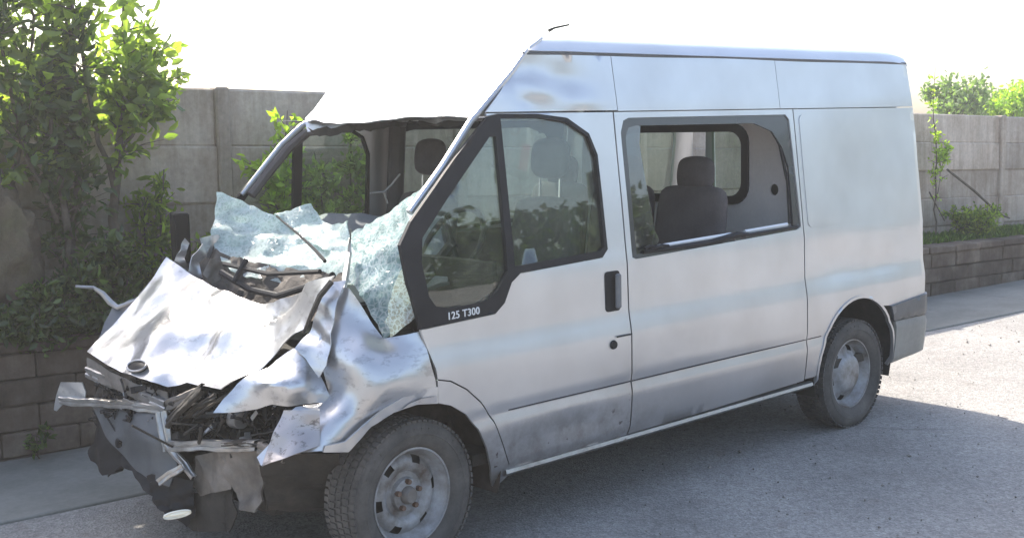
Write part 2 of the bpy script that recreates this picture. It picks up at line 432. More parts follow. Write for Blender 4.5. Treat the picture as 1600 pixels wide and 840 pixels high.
def leafmat(name, c1, c2, tr=.45, rough=.38):
    m = bpy.data.materials.new(name); m.use_nodes = True; b = m.node_tree.nodes['Principled BSDF']; o = m.node_tree.nodes['Material Output']
    g = N_(m, 'ShaderNodeNewGeometry'); r = ramp(m, g.outputs['Random Per Island'], [(0, c1), (.75, c2), (1, tuple(min(1, q*1.7) for q in c2))])
    L_(m, r.outputs[0], b.inputs['Base Color']); b.inputs['Roughness'].default_value = rough
    t = N_(m, 'ShaderNodeBsdfTranslucent'); tc = mixc(m, 1.0, r.outputs[0], (2.3, 2.6, .9), 'MULTIPLY'); L_(m, tc, t.inputs[0])
    x = N_(m, 'ShaderNodeMixShader', Fac=tr); L_(m, b.outputs[0], x.inputs[1]); L_(m, t.outputs[0], x.inputs[2]); L_(m, x.outputs[0], o.inputs[0]); return m
M['leaf'] = leafmat('leaf_green', (.07, .11, .03), (.17, .21, .055), .6, .26)
M['leafp'] = leafmat('leaf_pale', (.11, .16, .06), (.22, .28, .10), .5, .3)
M['leafd'] = leafmat('leaf_dark', (.03, .052, .022), (.075, .108, .04), .42, .24)
M['leafl'] = leafmat('leaf_lime', (.16, .24, .03), (.28, .36, .06), .5)
M['leafb'] = leafmat('leaf_distant', (.08, .13, .05), (.13, .18, .08), .4, .7)
M['grass'] = leafmat('grass_blade', (.05, .10, .02), (.11, .17, .04), .4, .6)
M['bark'] = noisy('bark', [(.3, (.07, .055, .04)), (.7, (.16, .13, .10))], 14, .9, 0, .8, .01, 50, .5)
M['soil'] = noisy('soil', [(.3, (.035, .026, .018)), (.7, (.10, .075, .05))], 5, .95, 0, .8, .02, 30, .5)
M['mound'] = noisy('weathered_stump', [(.25, (.09, .065, .045)), (.5, (.18, .14, .095)), (.75, (.15, .14, .07))], 3.5, .95, 0, .9, .04, 22, .5)
def blockm(name, a, b2, c):
    m = noisy(name, [(.25, a), (.5, b2), (.78, c)], 3.2, .92, 0, .6, .01, 28, .45)
    bs = m.node_tree.nodes['Principled BSDF']; src = bs.inputs['Base Color'].links[0].from_socket
    oi = N_(m, 'ShaderNodeObjectInfo'); r = ramp(m, oi.outputs['Random'], [(0, .72), (1, 1.15)])
    L_(m, mixc(m, 1.0, src, r.outputs[0], 'MULTIPLY'), bs.inputs['Base Color']); return m
M['block'] = blockm('old_block', (.06, .043, .032), (.14, .105, .08), (.25, .205, .165))
def streaks(m):
    bs = m.node_tree.nodes['Principled BSDF']; src = bs.inputs['Base Color'].links[0].from_socket
    mp = N_(m, 'ShaderNodeMapping'); mp.inputs['Scale'].default_value = (7, 7, .7); L_(m, pos(m), mp.inputs[0])
    r = ramp(m, nz(m, 1.6, 7, .65, mp.outputs[0]), [(.35, (.72, .69, .65)), (.6, (1.03, 1.03, 1.03))]); L_(m, mixc(m, .8, src, r.outputs[0], 'MULTIPLY'), bs.inputs['Base Color']); return m
M['concrete'] = blockm('precast_concrete', (.36, .29, .225), (.52, .435, .355), (.60, .53, .455))
streaks(M['concrete']); streaks(M['block'])
# ------------------------------------------------------------------ ground
def ground_mat():
    m = mat('worn_asphalt', (.2, .2, .2), .9, 0, 0, .3); b = m.node_tree.nodes['Principled BSDF']; p = pos(m)
    big = ramp(m, nz(m, .8, 8, .6, p), [(.3, (.255, .243, .228)), (.55, (.335, .318, .298)), (.75, (.41, .385, .355))])
    v = N_(m, 'ShaderNodeTexVoronoi', Scale=95.0); L_(m, p, v.inputs['Vector'])
    st = ramp(m, v.outputs['Color'], [(.1, .6), (.5, .97), (.9, 1.35)])
    c = mixc(m, .65, big.outputs[0], st.outputs[0], 'MULTIPLY')
    f = ramp(m, nz(m, 22, 6, .75, p), [(.35, .7), (.65, 1.12)]); c = mixc(m, .8, c, f.outputs[0], 'MULTIPLY')
    lt = ramp(m, nz(m, 5.5, 8, .78, p), [(.56, 0.0), (.70, .55)]); c = mixc(m, lt.outputs[0], c, (.13, .095, .07))
    sp = ramp(m, nz(m, 60, 3, .6, p), [(.66, 0.0), (.74, .7)]); c = mixc(m, sp.outputs[0], c, (.10, .07, .05))
    wp = N_(m, 'ShaderNodeTexNoise', Scale=1.6, Detail=5.0); L_(m, p, wp.inputs['Vector']); wv = mixc(m, .22, p, wp.outputs['Color'])
    ck = N_(m, 'ShaderNodeTexVoronoi', Scale=.55, feature='DISTANCE_TO_EDGE'); L_(m, wv, ck.inputs['Vector'])
    cr = ramp(m, ck.outputs['Distance'], [(.0, 1.0), (.006, .0)]); gate = ramp(m, nz(m, .5, 2, .5, p), [(.52, 0.0), (.62, .3)])
    g2 = N_(m, 'ShaderNodeMath', operation='MULTIPLY'); L_(m, cr.outputs[0], g2.inputs[0]); L_(m, gate.outputs[0], g2.inputs[1]); c = mixc(m, g2.outputs[0], c, (.04, .036, .033))
    sn = ramp(m, nz(m, 1.1, 4, .55, p), [(.58, 0.0), (.75, .22)]); c = mixc(m, sn.outputs[0], c, (.10, .092, .085))
    L_(m, c, b.inputs['Base Color'])
    bm = N_(m, 'ShaderNodeMath', operation='ADD'); L_(m, v.outputs['Distance'], bm.inputs[0]); L_(m, nz(m, 14, 8, .8, p), bm.inputs[1])
    bump(m, bm.outputs[0], .55, .012); return m
M['asphalt'] = ground_mat()
M['gutter'] = noisy('gutter_concrete', [(.3, (.17, .17, .15)), (.6, (.25, .245, .22)), (.8, (.32, .305, .27))], 1.6, .8, 0, .3, .006, 30, .35)
KA, KB = 3.02, -.085                                    # kerb line y = KA + KB x
KANG = math.atan(KB)
def grid_sheet(xs, ys, zf):
    V = [(x, y, zf(x, y)) for y in ys for x in xs]; n = len(xs)
    return V, [(j*n+i, j*n+i+1, (j+1)*n+i+1, (j+1)*n+i) for j in range(len(ys)-1) for i in range(n-1)]
def gz(x, y):
    if abs(x) > 25 or abs(y) > 25: return 0.0
    return .010*(mnoise.noise(Vector((x*.5, y*.5, 4)))) if abs(x) < 24 and abs(y) < 24 else 0.0
xs = [-1500, -400, -120, -50, -30]+list(np.arange(-24, 24.1, .5))+[30, 60, 150, 500, 1500]
V, F = grid_sheet(xs, xs, gz)
tag(link('ground', mesh('ground', V, F, True), M['asphalt']), 'grey worn asphalt yard, shaded by the van in front', None, None, 'structure')
# concrete gutter strip along the bed, a few mm proud, with recessed joints
gb = MB(); x = -12.0
while x < 22:
    L = 2.6; yc0 = KA+KB*(x+L/2)
    wd = 1.12; gb.box((x+L/2, yc0-wd/2-.0, -.004), (L-.006, wd, .035), rotm('Z', KANG), .006); x += L*math.cos(KANG)
tag(gb.build('gutter', M['gutter']), 'smooth grey concrete gutter strip along the foot of the block wall', None, None, 'structure')
# loose grit and dry leaves on the sunlit and shaded yard
gr = MB()
def pebble(x, y, s, z0=0.0):
    V = np.array([(1, 0, 0), (-1, 0, 0), (0, 1, 0), (0, -1, 0), (0, 0, .7), (0, 0, -.7)])*s*rng.uniform(.6, 1.3, (6, 1))
    V = V @ rotm('Z', rng.uniform(0, 6)).T
    gr.add(V+np.array([x, y, z0+s*.3]), [(0, 2, 4), (2, 1, 4), (1, 3, 4), (3, 0, 4), (2, 0, 5), (1, 2, 5), (3, 1, 5), (0, 3, 5)])
for i in range(1300):
    x = rng.uniform(1.0, 11); y = rng.uniform(-2.4, 2.0)
    pebble(x, y, rng.uniform(.003, .009)*(1 if rng.random() < .96 else 2.0), .008)
tag(gr.build('grit', noisy('grit_stone', [(.3, (.12, .10, .08)), (.7, (.42, .39, .35))], 9, .9)), 'scattered small stones on the yard behind the van', None, None, 'stuff')

# ------------------------------------------------------------------ block wall holding the bed
def block_mesh(name, d, seed, jit=.006, bev=.012):
    mb = MB(); mb.box((0, 0, 0), d, None, bev); r = np.random.default_rng(seed)
    V = np.array(mb.V); V += r.normal(size=V.shape)*jit*.5
    return mesh(name, V, mb.F, False)
x0w = -5.0; slope = -.0195
wroot = empty('block_wall', (x0w, KA+KB*x0w, 0), (0, 0, KANG), 'low dark brown block retaining wall with flat coping holding the planted bed', 'retaining wall')
BL, BH = .44, .15; bms = [block_mesh('block', (BL-.007, .2, BH-.008), s, .006, .008) for s in range(4)]
cms = [block_mesh('coping_stone', (.46-.012, .27, .065), s+9, .004, .01) for s in range(3)]
nb = 0
for c in range(-1, 4):
    u = -(BL/2 if c % 2 else 0)
    while u < 19.5:
        X = x0w+u
        if -2.2 < X < 14 and not (1.6 < X < 6.4):
            zt = .675+slope*X-.07
            z = zt-BH*(3-c)-BH/2
            if z+BH/2 > .0:
                link('brick', bms[nb % 4], M['block'], wroot, (u+BL/2, .10+rng.normal()*.006, z), (rng.normal()*.01, -slope, rng.normal()*.012)); nb += 1
        u += BL
u = 0
while u < 19.5:
    X = x0w+u
    if -2.2 < X < 14 and not (1.6 < X < 6.4):
        link('coping_stone', cms[int(u*7) % 3], M['block'], wroot, (u+.23, .105+rng.normal()*.006, .675+slope*X-.033), (rng.normal()*.012, -slope, rng.normal()*.012))
    u += .46
cb = MB(); 
for (a, b_) in ((0, 19.5),):                            # mortar core behind the faces, and the stretch hidden behind the van
    for k in range(39):
        u0 = a+k*.5; X = x0w+u0; zt = .675+slope*(X+.25)-.07
        cb.box((u0+.25, .125, zt/2), (.5, .17, zt-.01))
cb.build('mortar_core', noisy('mortar', [(.3, (.04, .034, .028)), (.7, (.12, .11, .10))], 6, .95), wroot)
# bed soil
def bedz(x, y): return .655+slope*x+.025*mnoise.noise(Vector((x*2, y*2, 7)))-.012
bx = np.arange(-5, 15.01, .25); nbx = len(bx)
V = []; 
for j in range(8):
    for x in bx:
        yk = KA+KB*x+.19; yw = 3.72-.07*x+.2; y = yk+(yw-yk)*j/7; V.append((x, y, bedz(x, y)))
F = [(j*nbx+i, j*nbx+i+1, (j+1)*nbx+i+1, (j+1)*nbx+i) for j in range(7) for i in range(nbx-1)]
tag(link('soil_bed', mesh('soil_bed', V, F, True), M['soil']), 'dark soil of the raised bed between the two walls', None, None, 'structure')

# ------------------------------------------------------------------ precast boundary wall
WA, WB = 3.65, -.07; WANG = math.atan(WB); wx0 = 1.15-1.97*4
bw = empty('concrete_wall', (wx0, WA+WB*wx0, 0), (0, 0, WANG), 'grey brown precast concrete panel wall with slotted posts behind the bed', 'boundary wall')
PH = .312; BAY = 1.97
def panel_mesh(name, seed, h=PH):
    mb = MB(); mb.box((0, 0, 0), (BAY-.07, .05, h+.006), None, .014); V = np.array(mb.V)
    V += np.random.default_rng(seed).normal(size=V.shape)*.0015; return mesh(name, V, mb.F, False)
pms = [panel_mesh('concrete_panel', s) for s in range(3)]; pml = [panel_mesh('concrete_panel', s+5, .385) for s in range(3)]
pb = MB(); pb.box((0, 0, 0), (.10, .12, 2.6), None, .012); pmesh = mesh('post', pb.V, pb.F, False)
for k in range(13):
    u = k*BAY; X = wx0+u; zt = 2.165-.033*X
    link('post', pmesh, M['concrete'], bw, (u, 0, zt-1.3+.012), (rng.normal()*.004, rng.normal()*.004, 0))
    if k < 12:
        Xm = X+BAY/2; ztm = 2.165-.033*Xm
        hh = .385 if k < 7 else PH
        for j in range(5 if k < 7 else 6):
            link('concrete_panel', (pml if k < 7 else pms)[(k+j) % 3], M['concrete'], bw, (u+BAY/2, .006*(-1)**j+rng.normal()*.001, ztm-hh*(j+.5)), (rng.normal()*.004, .033, rng.normal()*.001))

# ------------------------------------------------------------------ plants
def leaves_mesh(name, C, D, size, wid=.45, fold=.25):
    """C centres (n,3), D growth directions (n,3): one folded, pointed leaf each"""
    n = len(C); D = D/(np.linalg.norm(D, axis=1, keepdims=True)+1e-9); r = rng.normal(size=(n, 3)); A = np.cross(D, r); A /= (np.linalg.norm(A, axis=1, keepdims=True)+1e-9)
    N = np.cross(D, A); s = (size*rng.uniform(.6, 1.25, n))[:, None]
    V = np.empty((n, 6, 3)); V[:, 0] = C; V[:, 3] = C+D*s-N*s*.18
    V[:, 1] = C+D*s*.33+A*s*wid*.5+N*s*fold*.3; V[:, 2] = C+D*s*.7+A*s*wid*.38+N*s*fold*.12
    V[:, 5] = C+D*s*.33-A*s*wid*.5+N*s*fold*.3; V[:, 4] = C+D*s*.7-A*s*wid*.38+N*s*fold*.12
    b = (np.arange(n)*6)[:, None]
    F = np.concatenate([b+np.array([[0, 1, 2, 3]]), b+np.array([[0, 3, 4, 5]])], 0)
    me = bpy.data.meshes.new(name); me.vertices.add(n*6); me.vertices.foreach_set('co', V.reshape(-1))
    me.loops.add(len(F)*4); me.loops.foreach_set('vertex_index', F.reshape(-1)); me.polygons.add(len(F))
    me.polygons.foreach_set('loop_start', np.arange(len(F))*4); me.polygons.foreach_set('loop_total', np.full(len(F), 4)); me.update(calc_edges=True)
    return me
def plant(name, cat, label, base, stems, lm, n_twig, size, spread, lpt=9, wid=.45, group=None, start=.25, twl=.22, parts=('trunk', 'crown'), bark='bark'):
    """stems: list of (points, r0, r1) relative to base"""
    o = empty(name, base, (0, 0, 0), label, cat, group); tb = MB(); C = []; D = []
    for (pts, r0, r1) in stems:
        pts = [np.array(p, float) for p in pts]; q = []
        for i in range(len(pts)-1):
            for t in np.linspace(0, 1, 5)[:-1]: q.append(pts[i]+(pts[i+1]-pts[i])*t+rng.normal(size=3)*.006)
        q.append(pts[-1]); rr = np.linspace(r0, r1, len(q)); tb.tube(q, rr, 7)
        for k in range(n_twig):
            t = start+(1-start)*rng.random(); i = int(t*(len(q)-1)); a = q[i]
            d = rng.normal(size=3); d[2] = abs(d[2])*.6+.15; d /= np.linalg.norm(d)
            ln = twl*rng.uniform(.4, 1.3)*spread*(1.15-.55*t); e = a+d*ln; md = a+d*ln*.5+np.array([0, 0, .04*ln])
            tb.tube([a, md, e], [max(.0025, r1*.6), .003, .0015], 4, False)
            m = lpt+int(rng.integers(-2, 3))
            for j in range(max(2, m)):
                s = rng.uniform(.15, 1.0); c = a+d*ln*s+rng.normal(size=3)*.02*spread
                C.append(c); v = d*.5+rng.normal(size=3)*.7; v[2] -= .12; D.append(v)
    tb.build(parts[0], M[bark], o, True, None)
    link(parts[1], leaves_mesh(parts[1], np.array(C), np.array(D), size, wid), M[lm], o)
    return o
def bp(px, py, y): 
    q = P(px, py, y); return (float(q[0]), float(q[1]), bedz(q[0], q[1])-.02)
# left group (from the kerb to the wall)
plant('shrub_tree', 'tree', 'tall backlit broadleaf shrub tree with a straight grey stem, nearest the wall at left', bp(190, 470, 3.30),
      [([(0, 0, 0), (-.01, 0, .7), (.06, 0, 1.25), (.12, .0, 1.7), (.14, .02, 2.35)], .036, .014), ([(.0, 0, .8), (-.12, -.05, 1.3), (-.2, -.05, 1.95), (-.22, 0, 2.3)], .018, .007),
       ([(.05, 0, 1.1), (.2, -.05, 1.35), (.3, .0, 1.75)], .012, .005)], 'leaf', 54, .098, 1.4, 8, .5, start=.42)
plant('shrub_tree', 'tree', 'dense dark leafy shrub tree with two dark stems left of the straight grey stem', bp(105, 470, 3.28),
      [([(0, 0, 0), (.03, 0, .6), (-.02, 0, 1.2), (-.04, 0, 1.75)], .032, .01), ([(.0, 0, .3), (.12, .05, .8), (.16, .02, 1.45), (.1, 0, 1.9)], .024, .008), ([(-.02, 0, .7), (-.2, .0, 1.2), (-.3, .0, 1.8), (-.28, 0, 2.2)], .016, .006)],
      'leafd', 60, .092, 1.35, 8, .5, start=.28)
plant('shrub_tree', 'tree', 'tall bright green shrub tree cut by the left edge of the photo', bp(10, 430, 3.36),
      [([(0, 0, 0), (0, 0, .8), (-.05, 0, 1.4), (.0, 0, 2.3)], .03, .008), ([(0, 0, .7), (.18, 0, 1.3), (.25, 0, 1.9), (.22, 0, 2.35)], .016, .006), ([(0, 0, .7), (-.3, 0, 1.3), (-.45, 0, 2.0)], .016, .006)],
      'leaf', 52, .10, 1.55, 8, .5, start=.40)
plant('leafy_bush', 'bush', 'low dark leafy bush filling the bed below the shrub trees', bp(165, 500, 3.12),
      [([(0, 0, 0), (-.1, -.02, .25), (-.16, -.04, .42)], .01, .004), ([(0, 0, 0), (.12, -.02, .22), (.2, 0, .5)], .01, .004), ([(0, 0, 0), (-.3, -.05, .2), (-.42, -.05, .3)], .01, .004), ([(0, 0, 0), (.0, .0, .3), (.03, 0, .62)], .01, .004)],
      'leafd', 62, .07, 1.0, 10, .5, start=.1)
plant('leafy_bush', 'bush', 'dark trailing bush hanging over the wall coping at the left edge', bp(45, 520, 3.10),
      [([(0, 0, 0), (-.12, -.04, .18), (-.3, -.05, .2)], .01, .004), ([(0, 0, 0), (.15, -.05, .14), (.3, -.1, .12)], .01, .004), ([(0, 0, 0), (.02, -.06, .18), (.05, -.12, .1)], .01, .004)],
      'leafd', 80, .06, .9, 10, .5, start=.05)
plant('leafy_bush', 'bush', 'sunlit bush with long narrow leaves against the concrete wall right of the grey stem', bp(245, 430, 3.36),
      [([(0, 0, 0), (.03, 0, .5), (.08, -.02, 1.0)], .012, .004), ([(0, 0, 0), (-.08, 0, .4), (-.05, 0, .9)], .01, .004)], 'leaf', 42, .095, 1.0, 7, .26, start=.2)
plant('lime_sapling', 'sapling', 'lime green sapling lit through against the wall, left of the windscreen pillar', bp(452, 420, 3.28),
      [([(0, 0, 0), (0, 0, .6), (-.04, 0, .95), (.04, 0, 1.38)], .010, .003), ([(0, 0, .55), (-.12, 0, .85), (-.2, 0, 1.02)], .006, .003), ([(0, 0, .4), (.12, 0, .6), (.2, 0, .8)], .006, .003)], 'leafl', 40, .075, .75, 7, .5, start=.35)
plant('lime_sapling', 'sapling', 'small lime green shoot against the concrete wall above the black mirror', bp(360, 360, 3.30),
      [([(0, 0, 0), (.0, 0, .5), (.02, 0, .82)], .006, .002)], 'leafl', 9, .06, .4, 6, .5, start=.8)
plant('leafy_bush', 'bush', 'pale green bush seen through the far door window of the van', bp(545, 400, 3.22),
      [([(0, 0, 0), (.02, 0, .6), (.05, 0, 1.32)], .014, .004), ([(0, 0, 0), (-.18, 0, .5), (-.25, 0, 1.1)], .012, .004), ([(0, 0, 0), (.2, 0, .6), (.3, 0, 1.25)], .012, .004)],
      'leafp', 90, .065, 1.1, 10, .5, start=.12)
plant('leafy_bush', 'bush', 'low green bush in the bed just behind the black mirror', bp(330, 420, 3.2),
      [([(0, 0, 0), (.0, 0, .3), (.05, 0, .5)], .012, .004), ([(0, 0, 0), (-.2, 0, .25), (-.3, 0, .4)], .01, .004)], 'leaf', 60, .06, .9, 9, .5, start=.1)
# weeds at the foot of the block wall
plant('weed', 'weed', 'small green weed at the foot of the block wall at left', (-.45, 2.98, .01), [([(0, 0, 0), (0, -.02, .1), (.02, -.03, .18)], .004, .002)], 'leafd', 16, .05, .45, 5, .45, start=.2, parts=('stem', 'leaves'))
# right group
plant('yellow_creeper', 'creeper', 'thin yellowish leafy creeper rising beside the rear corner of the van', bp(1462, 370, 2.72),
      [([(0, 0, 0), (-.03, 0, .5), (.0, 0, 1.0), (-.1, 0, 1.35), (-.08, 0, 1.9)], .010, .003), ([(0, 0, .5), (.12, 0, .9), (.2, 0, 1.1)], .005, .002)], 'leafl', 44, .045, .55, 5, .5, start=.3)
plant('leafy_bush', 'bush', 'round dark green bush on the grassy bed in front of the far wall panels', bp(1522, 362, 2.55),
      [([(0, 0, 0), (a, b_, .16), (a*1.9, b_*1.6, .36)], .01, .004) for a, b_ in ((-.12, 0), (.12, .04), (0, -.1), (.05, .1), (.2, -.05), (-.2, .05))], 'leaf', 40, .05, .75, 9, .5, start=.15)
pz = P(1480, 265, 2.6); pz2 = P(1562, 335, 2.55)
tb = MB(); tb.tube([pz, (pz+pz2)/2+np.array([0, 0, .02]), pz2, pz2+np.array([.25, 0, -.06])], [.012, .014, .012, .008], 6)
tag(tb.build('dead_branch', M['bark'], None, True, None), 'thin bare branch leaning across the far concrete panels', 'branch')
pz = P(1452, 300, 2.62); pz2 = P(1476, 345, 2.6)
tb = MB(); tb.tube([pz, pz2], [.009, .006], 6)
tag(tb.build('dead_branch', M['bark'], None, True, None), 'short dark twig beside the van rear corner below the creeper', 'branch')
def crown_tree(label, px, py, y, h, rad, lm, n=5000, size=.16, group='trees beyond the concrete wall'):
    c = P(px, py, y); o = empty('tree', (float(c[0]), float(c[1]), 0), (0, 0, 0), label, 'tree', group)
    H = float(c[2]); tb = MB(); tb.tube([(0, 0, 0), (.1, 0, H*.5), (0, .1, H)], [.12, .09, .03], 8)
    C = []; D = []
    for k in range(26):
        d = rng.normal(size=3); d /= np.linalg.norm(d); q = d*rad*rng.uniform(.35, 1)*np.array([1, 1, .75])+np.array([0, 0, H])
        tb.tube([(0, 0, H*.6), tuple((q+np.array([0, 0, H*.7]))/2), tuple(q)], [.04, .02, .008], 5, False)
        m = n//26; C.append(q+rng.normal(size=(m, 3))*rad*rng.uniform(.10, .24)); D.append(rng.normal(size=(m, 3)))
    tb.build('trunk', M['bark'], o, True, None); link('crown', leaves_mesh('crown', np.concatenate(C), np.concatenate(D), size, .55), M[lm], o)
crown_tree('hazy green tree top above the far wall just right of the van', 1487, 155, 8.0, 2.4, .62, 'leafb', 1300, .12)
crown_tree('low pale tree top above the far wall between the other two', 1528, 172, 9.0, 2.3, .55, 'leafb', 2200, .12)
crown_tree('yellow green tree top above the far wall at the right edge', 1592, 170, 7.0, 2.0, .60, 'leafl', 3200, .10)
# mound at the far left of the bed
def blob(name, c, r, amp, f, mat_, n=40, seed=3):
    V = []; F = []
    for i in range(n+1):
        th = math.pi*i/n
        for j in range(n*2):
            ph = math.pi*j/n; d = Vector((math.sin(th)*math.cos(ph), math.sin(th)*math.sin(ph), math.cos(th)))
            k = 1+amp*mnoise.fractal(d*f+Vector((seed, 0, 0)), 1.0, 2.0, 5); V.append((c[0]+d.x*r[0]*k, c[1]+d.y*r[1]*k, c[2]+d.z*r[2]*k))
    w_ = n*2
    for i in range(n):
        for j in range(w_): F.append((i*w_+j, (i+1)*w_+j, (i+1)*w_+(j+1) % w_, i*w_+(j+1) % w_))
    return link(name, mesh(name, V, F, True), mat_)
q = P(22, 375, 3.22); o = blob('old_stump', (0, 0, 0), (.27, .2, .50), .35, 2.3, M['mound']); o.location = (float(q[0])-.12, 3.30, float(q[2])-.12)
tag(o, 'large mossy brown tree stump in the bed at the left edge', 'stump')
# grass and ground cover on the bed
C = []; D = []
for i in range(9000):
    x = rng.uniform(7.2, 13.5); y = KA+KB*x+.2+rng.random()*.5; C.append((x, y, bedz(x, y))); D.append((rng.normal()*.35, rng.normal()*.35-.1, 1))
tag(link('grass', leaves_mesh('grass', np.array(C), np.array(D), .10, .10), M['grass']), 'short green grass on the raised bed at right', None, None, 'stuff')
C = []; D = []
for i in range(5200):
    x = rng.uniform(-1.6, 2.6); y = KA+KB*x+.1+rng.random()**1.3*.5; C.append((x, y, bedz(x, y)+rng.random()*.14)); D.append((rng.normal(), rng.normal()-.3, .5+rng.random()))
tag(link('ground_cover', leaves_mesh('ground_cover', np.array(C), np.array(D), .055, .5), M['leafd']), 'dark green ground cover on the bed behind the crushed front', None, None, 'stuff')
# tree belt across the yard, behind the viewer (mirrored in the paint and panes)
C = []; D = []
for i in range(26000):
    x = rng.uniform(-30, 115); hmax = (5.5+8*min(1, max(0, (x-48)/16)))*(1+.3*mnoise.noise(Vector((x*.22, 0, 2))))+.8*mnoise.noise(Vector((x*1.3, 5, 2)))
    C.append((x, -34+rng.normal()*1.2, rng.random()**.8*hmax)); D.append(rng.normal(size=3))
tag(link('far_hedge', leaves_mesh('far_hedge', np.array(C), np.array(D), .6, .6), M['leafd']), 'tree belt across the yard, mirrored in the van windows', None, None, 'stuff')

# =================================================================== the van
van = empty('crashed_van', (0, 0, 0), (0, 0, 0), 'silver high-roof crew van with a crushed front and shattered windscreen', 'van')
XB, XC, XE, GAP = 1.295, 2.755, 4.125, .0045
ZS = 1.90                                             # seam below the raised roof sides
DENTS += [(.66, 2.06, .07, .05, .026), (.82, 2.00, .11, .035, -.022), (.80, 2.10, .10, .03, .012), (1.0, 2.05, .12, .06, .016), (1.08, 1.955, .12, .03, -.012), (.72, 1.96, .05, .025, .014), (3.1, 1.02, .22, .10, .010), (3.55, .98, .18, .08, .008),
          (.9, .47, .16, .06, .010), (.62, .42, .1, .05, .008), (3.4, 1.5, .5, .3, .006), (2.0, .75, .6, .2, .004)]
def arc(cx, cz, rx, rz, a0, a1, n=18):
    return [(cx+rx*math.cos(R_(a0+(a1-a0)*k/n)), cz+rz*math.sin(R_(a0+(a1-a0)*k/n))) for k in range(n+1)]
def rrect(x0, z0, x1, z1, r, n=5):
    out = []
    for (cx, cz, a) in ((x1-r, z1-r, 0), (x0+r, z1-r, 90), (x0+r, z0+r, 180), (x1-r, z0+r, 270)): out += arc(cx, cz, r, r, a, a+90, n)
    return out
# --- front door. the lower front corner is cut by the round arch seam
fd_black = [(.035, 1.03), (.445, 1.045), (.50, 1.085), (.545, 1.17), (.60, 1.205), (1.125, 1.225), (1.165, 1.26), (1.155, 1.70), (1.11, 1.80), (.98, 1.872), (.80, 1.892), (.56, 1.895), (.50, 1.885), (.30, 1.72), (.03, 1.47), (-.035, 1.38), (-.015, 1.22)]
arcseam = [S(684, 592), S(705, 594), S(730, 607), S(752, 627), S(772, 657), S(786, 692), S(795, 732)]
def door(far, par):
    d = empty_part('front_door', par)
    low = [(.04, 1.026), (.10, .86)]+arcseam+[(.55, .335), (XB-GAP, .345), (XB-GAP, ZS-GAP), (.50, ZS-.002), (.50, 1.888)]
    inner = [(.56, 1.897), (.80, 1.894), (.98, 1.874), (1.113, 1.802), (1.158, 1.70), (1.168, 1.258), (1.127, 1.222), (.60, 1.202), (.547, 1.167), (.503, 1.082), (.447, 1.042)]
    if far: low = low[:-2]+[(.72, ZS-.002), (.72, 1.893)]; inner = inner[1:]
    skin = panel('door_skin', low+inner, [], M['paint'], d, far)
    q1 = [(.085, 1.16), (.12, 1.115), (.19, 1.10), (.40, 1.105), (.47, 1.15), (.525, 1.22), (.53, 1.30), (.535, 1.80), (.50, 1.80), (.23, 1.55), (.08, 1.40), (.065, 1.30)]
    q2 = [(.572, 1.236), (1.11, 1.256), (1.143, 1.275), (1.14, 1.69), (1.10, 1.785), (.975, 1.853), (.80, 1.876), (.572, 1.878)]
    frame = fd_black
    if far:                                              # the far pillar is pushed back by the crash
        frame = fd_black[:12]+[(.70, 1.885), (.52, 1.72), (.30, 1.50), (.19, 1.36), (.10, 1.22)]
        q1 = [(.24, 1.13), (.50, 1.12), (.62, 1.20), (.645, 1.26), (.645, 1.78), (.62, 1.775), (.36, 1.50), (.25, 1.36)]
        q2 = [(.70, 1.245)]+q2[1:7]+[(.70, 1.876)]
    panel('window_frame', frame, [q1, q2], M['black'], d, far, .03, .02, .007)
    for q in (q1, q2):
        cx = sum(p[0] for p in q)/len(q); cz = sum(p[1] for p in q)/len(q)
        panel('window_glass', [(cx+(x-cx)*1.03, cz+(z-cz)*1.03) for x, z in q], [], M['glassfar' if far else 'glass'], d, far, .06, .004, -.006, False)
    return d
def empty_part(name, par):
    o = bpy.data.objects.new(name, None); COL.objects.link(o); o.parent = par; o.empty_display_size = .1; return o
fdoor = door(False, van); fdoorf = door(True, van)
def flush_box(name, x0, z0, x1, z1, off, thick, mat_, par, r=.012, far=False):
    return panel(name, rrect(x0, z0, x1, z1, r), [], mat_, par, far, .03, thick, off, False)
# handle: recessed dark cup with a grip
flush_box('door_handle', 1.135, .965, 1.235, 1.155, .004, .01, M['black'], fdoor, .018)
mb = MB(); mb.box((1.205, -.003, 1.06), (.035, .022, .165), None, .008); mb.build('handle_grip', M['bumper'], fdoor)
mb = MB(); mb.lathe([(-.012, .0), (-.012, .018), (-.004, .022), (.004, .022)], 20, (1.165, float(YS(.81)), .81)); mb.build('lock', M['black'], fdoor, True)
# badge on the black trim below the quarter light
def text(name, s, size, loc, rot, mat_, par, ext=.0015):
    cu = bpy.data.curves.new(name, 'FONT'); cu.body = s; cu.size = size; cu.extrude = ext; cu.space_character = 1.05; cu.offset = .0004
    t = bpy.data.objects.new(name, cu); COL.objects.link(t); dg = bpy.context.evaluated_depsgraph_get()
    me = bpy.data.meshes.new_from_object(t.evaluated_get(dg)); bpy.data.objects.remove(t)
    o = link(name, me, None, par, loc, rot); me.materials.clear(); me.materials.append(mat_); return o
text('badge_text', '125 T300', .044, (.175, float(YS(1.06))-.009, 1.052), (R_(90), R_(-1.5), 0), M['white'], fdoor)
# front wing behind the wheel: the flare between arch seam and wheel opening
ARCH = [S(684, 629), S(705, 633), S(728, 647), S(747, 670), S(760, 700), S(766, 730), S(770, 762)]
wingr = [(.10-.005, .865), (.035, 1.022)]
fl = [S(683, 593)]+[(x-.007, z-.004) for x, z in arcseam]+[(.53, .30), S(772, 762)]+ARCH[::-1]
panel('arch_flare', fl, [], M['paint'], van, False, .03, .012, .004)
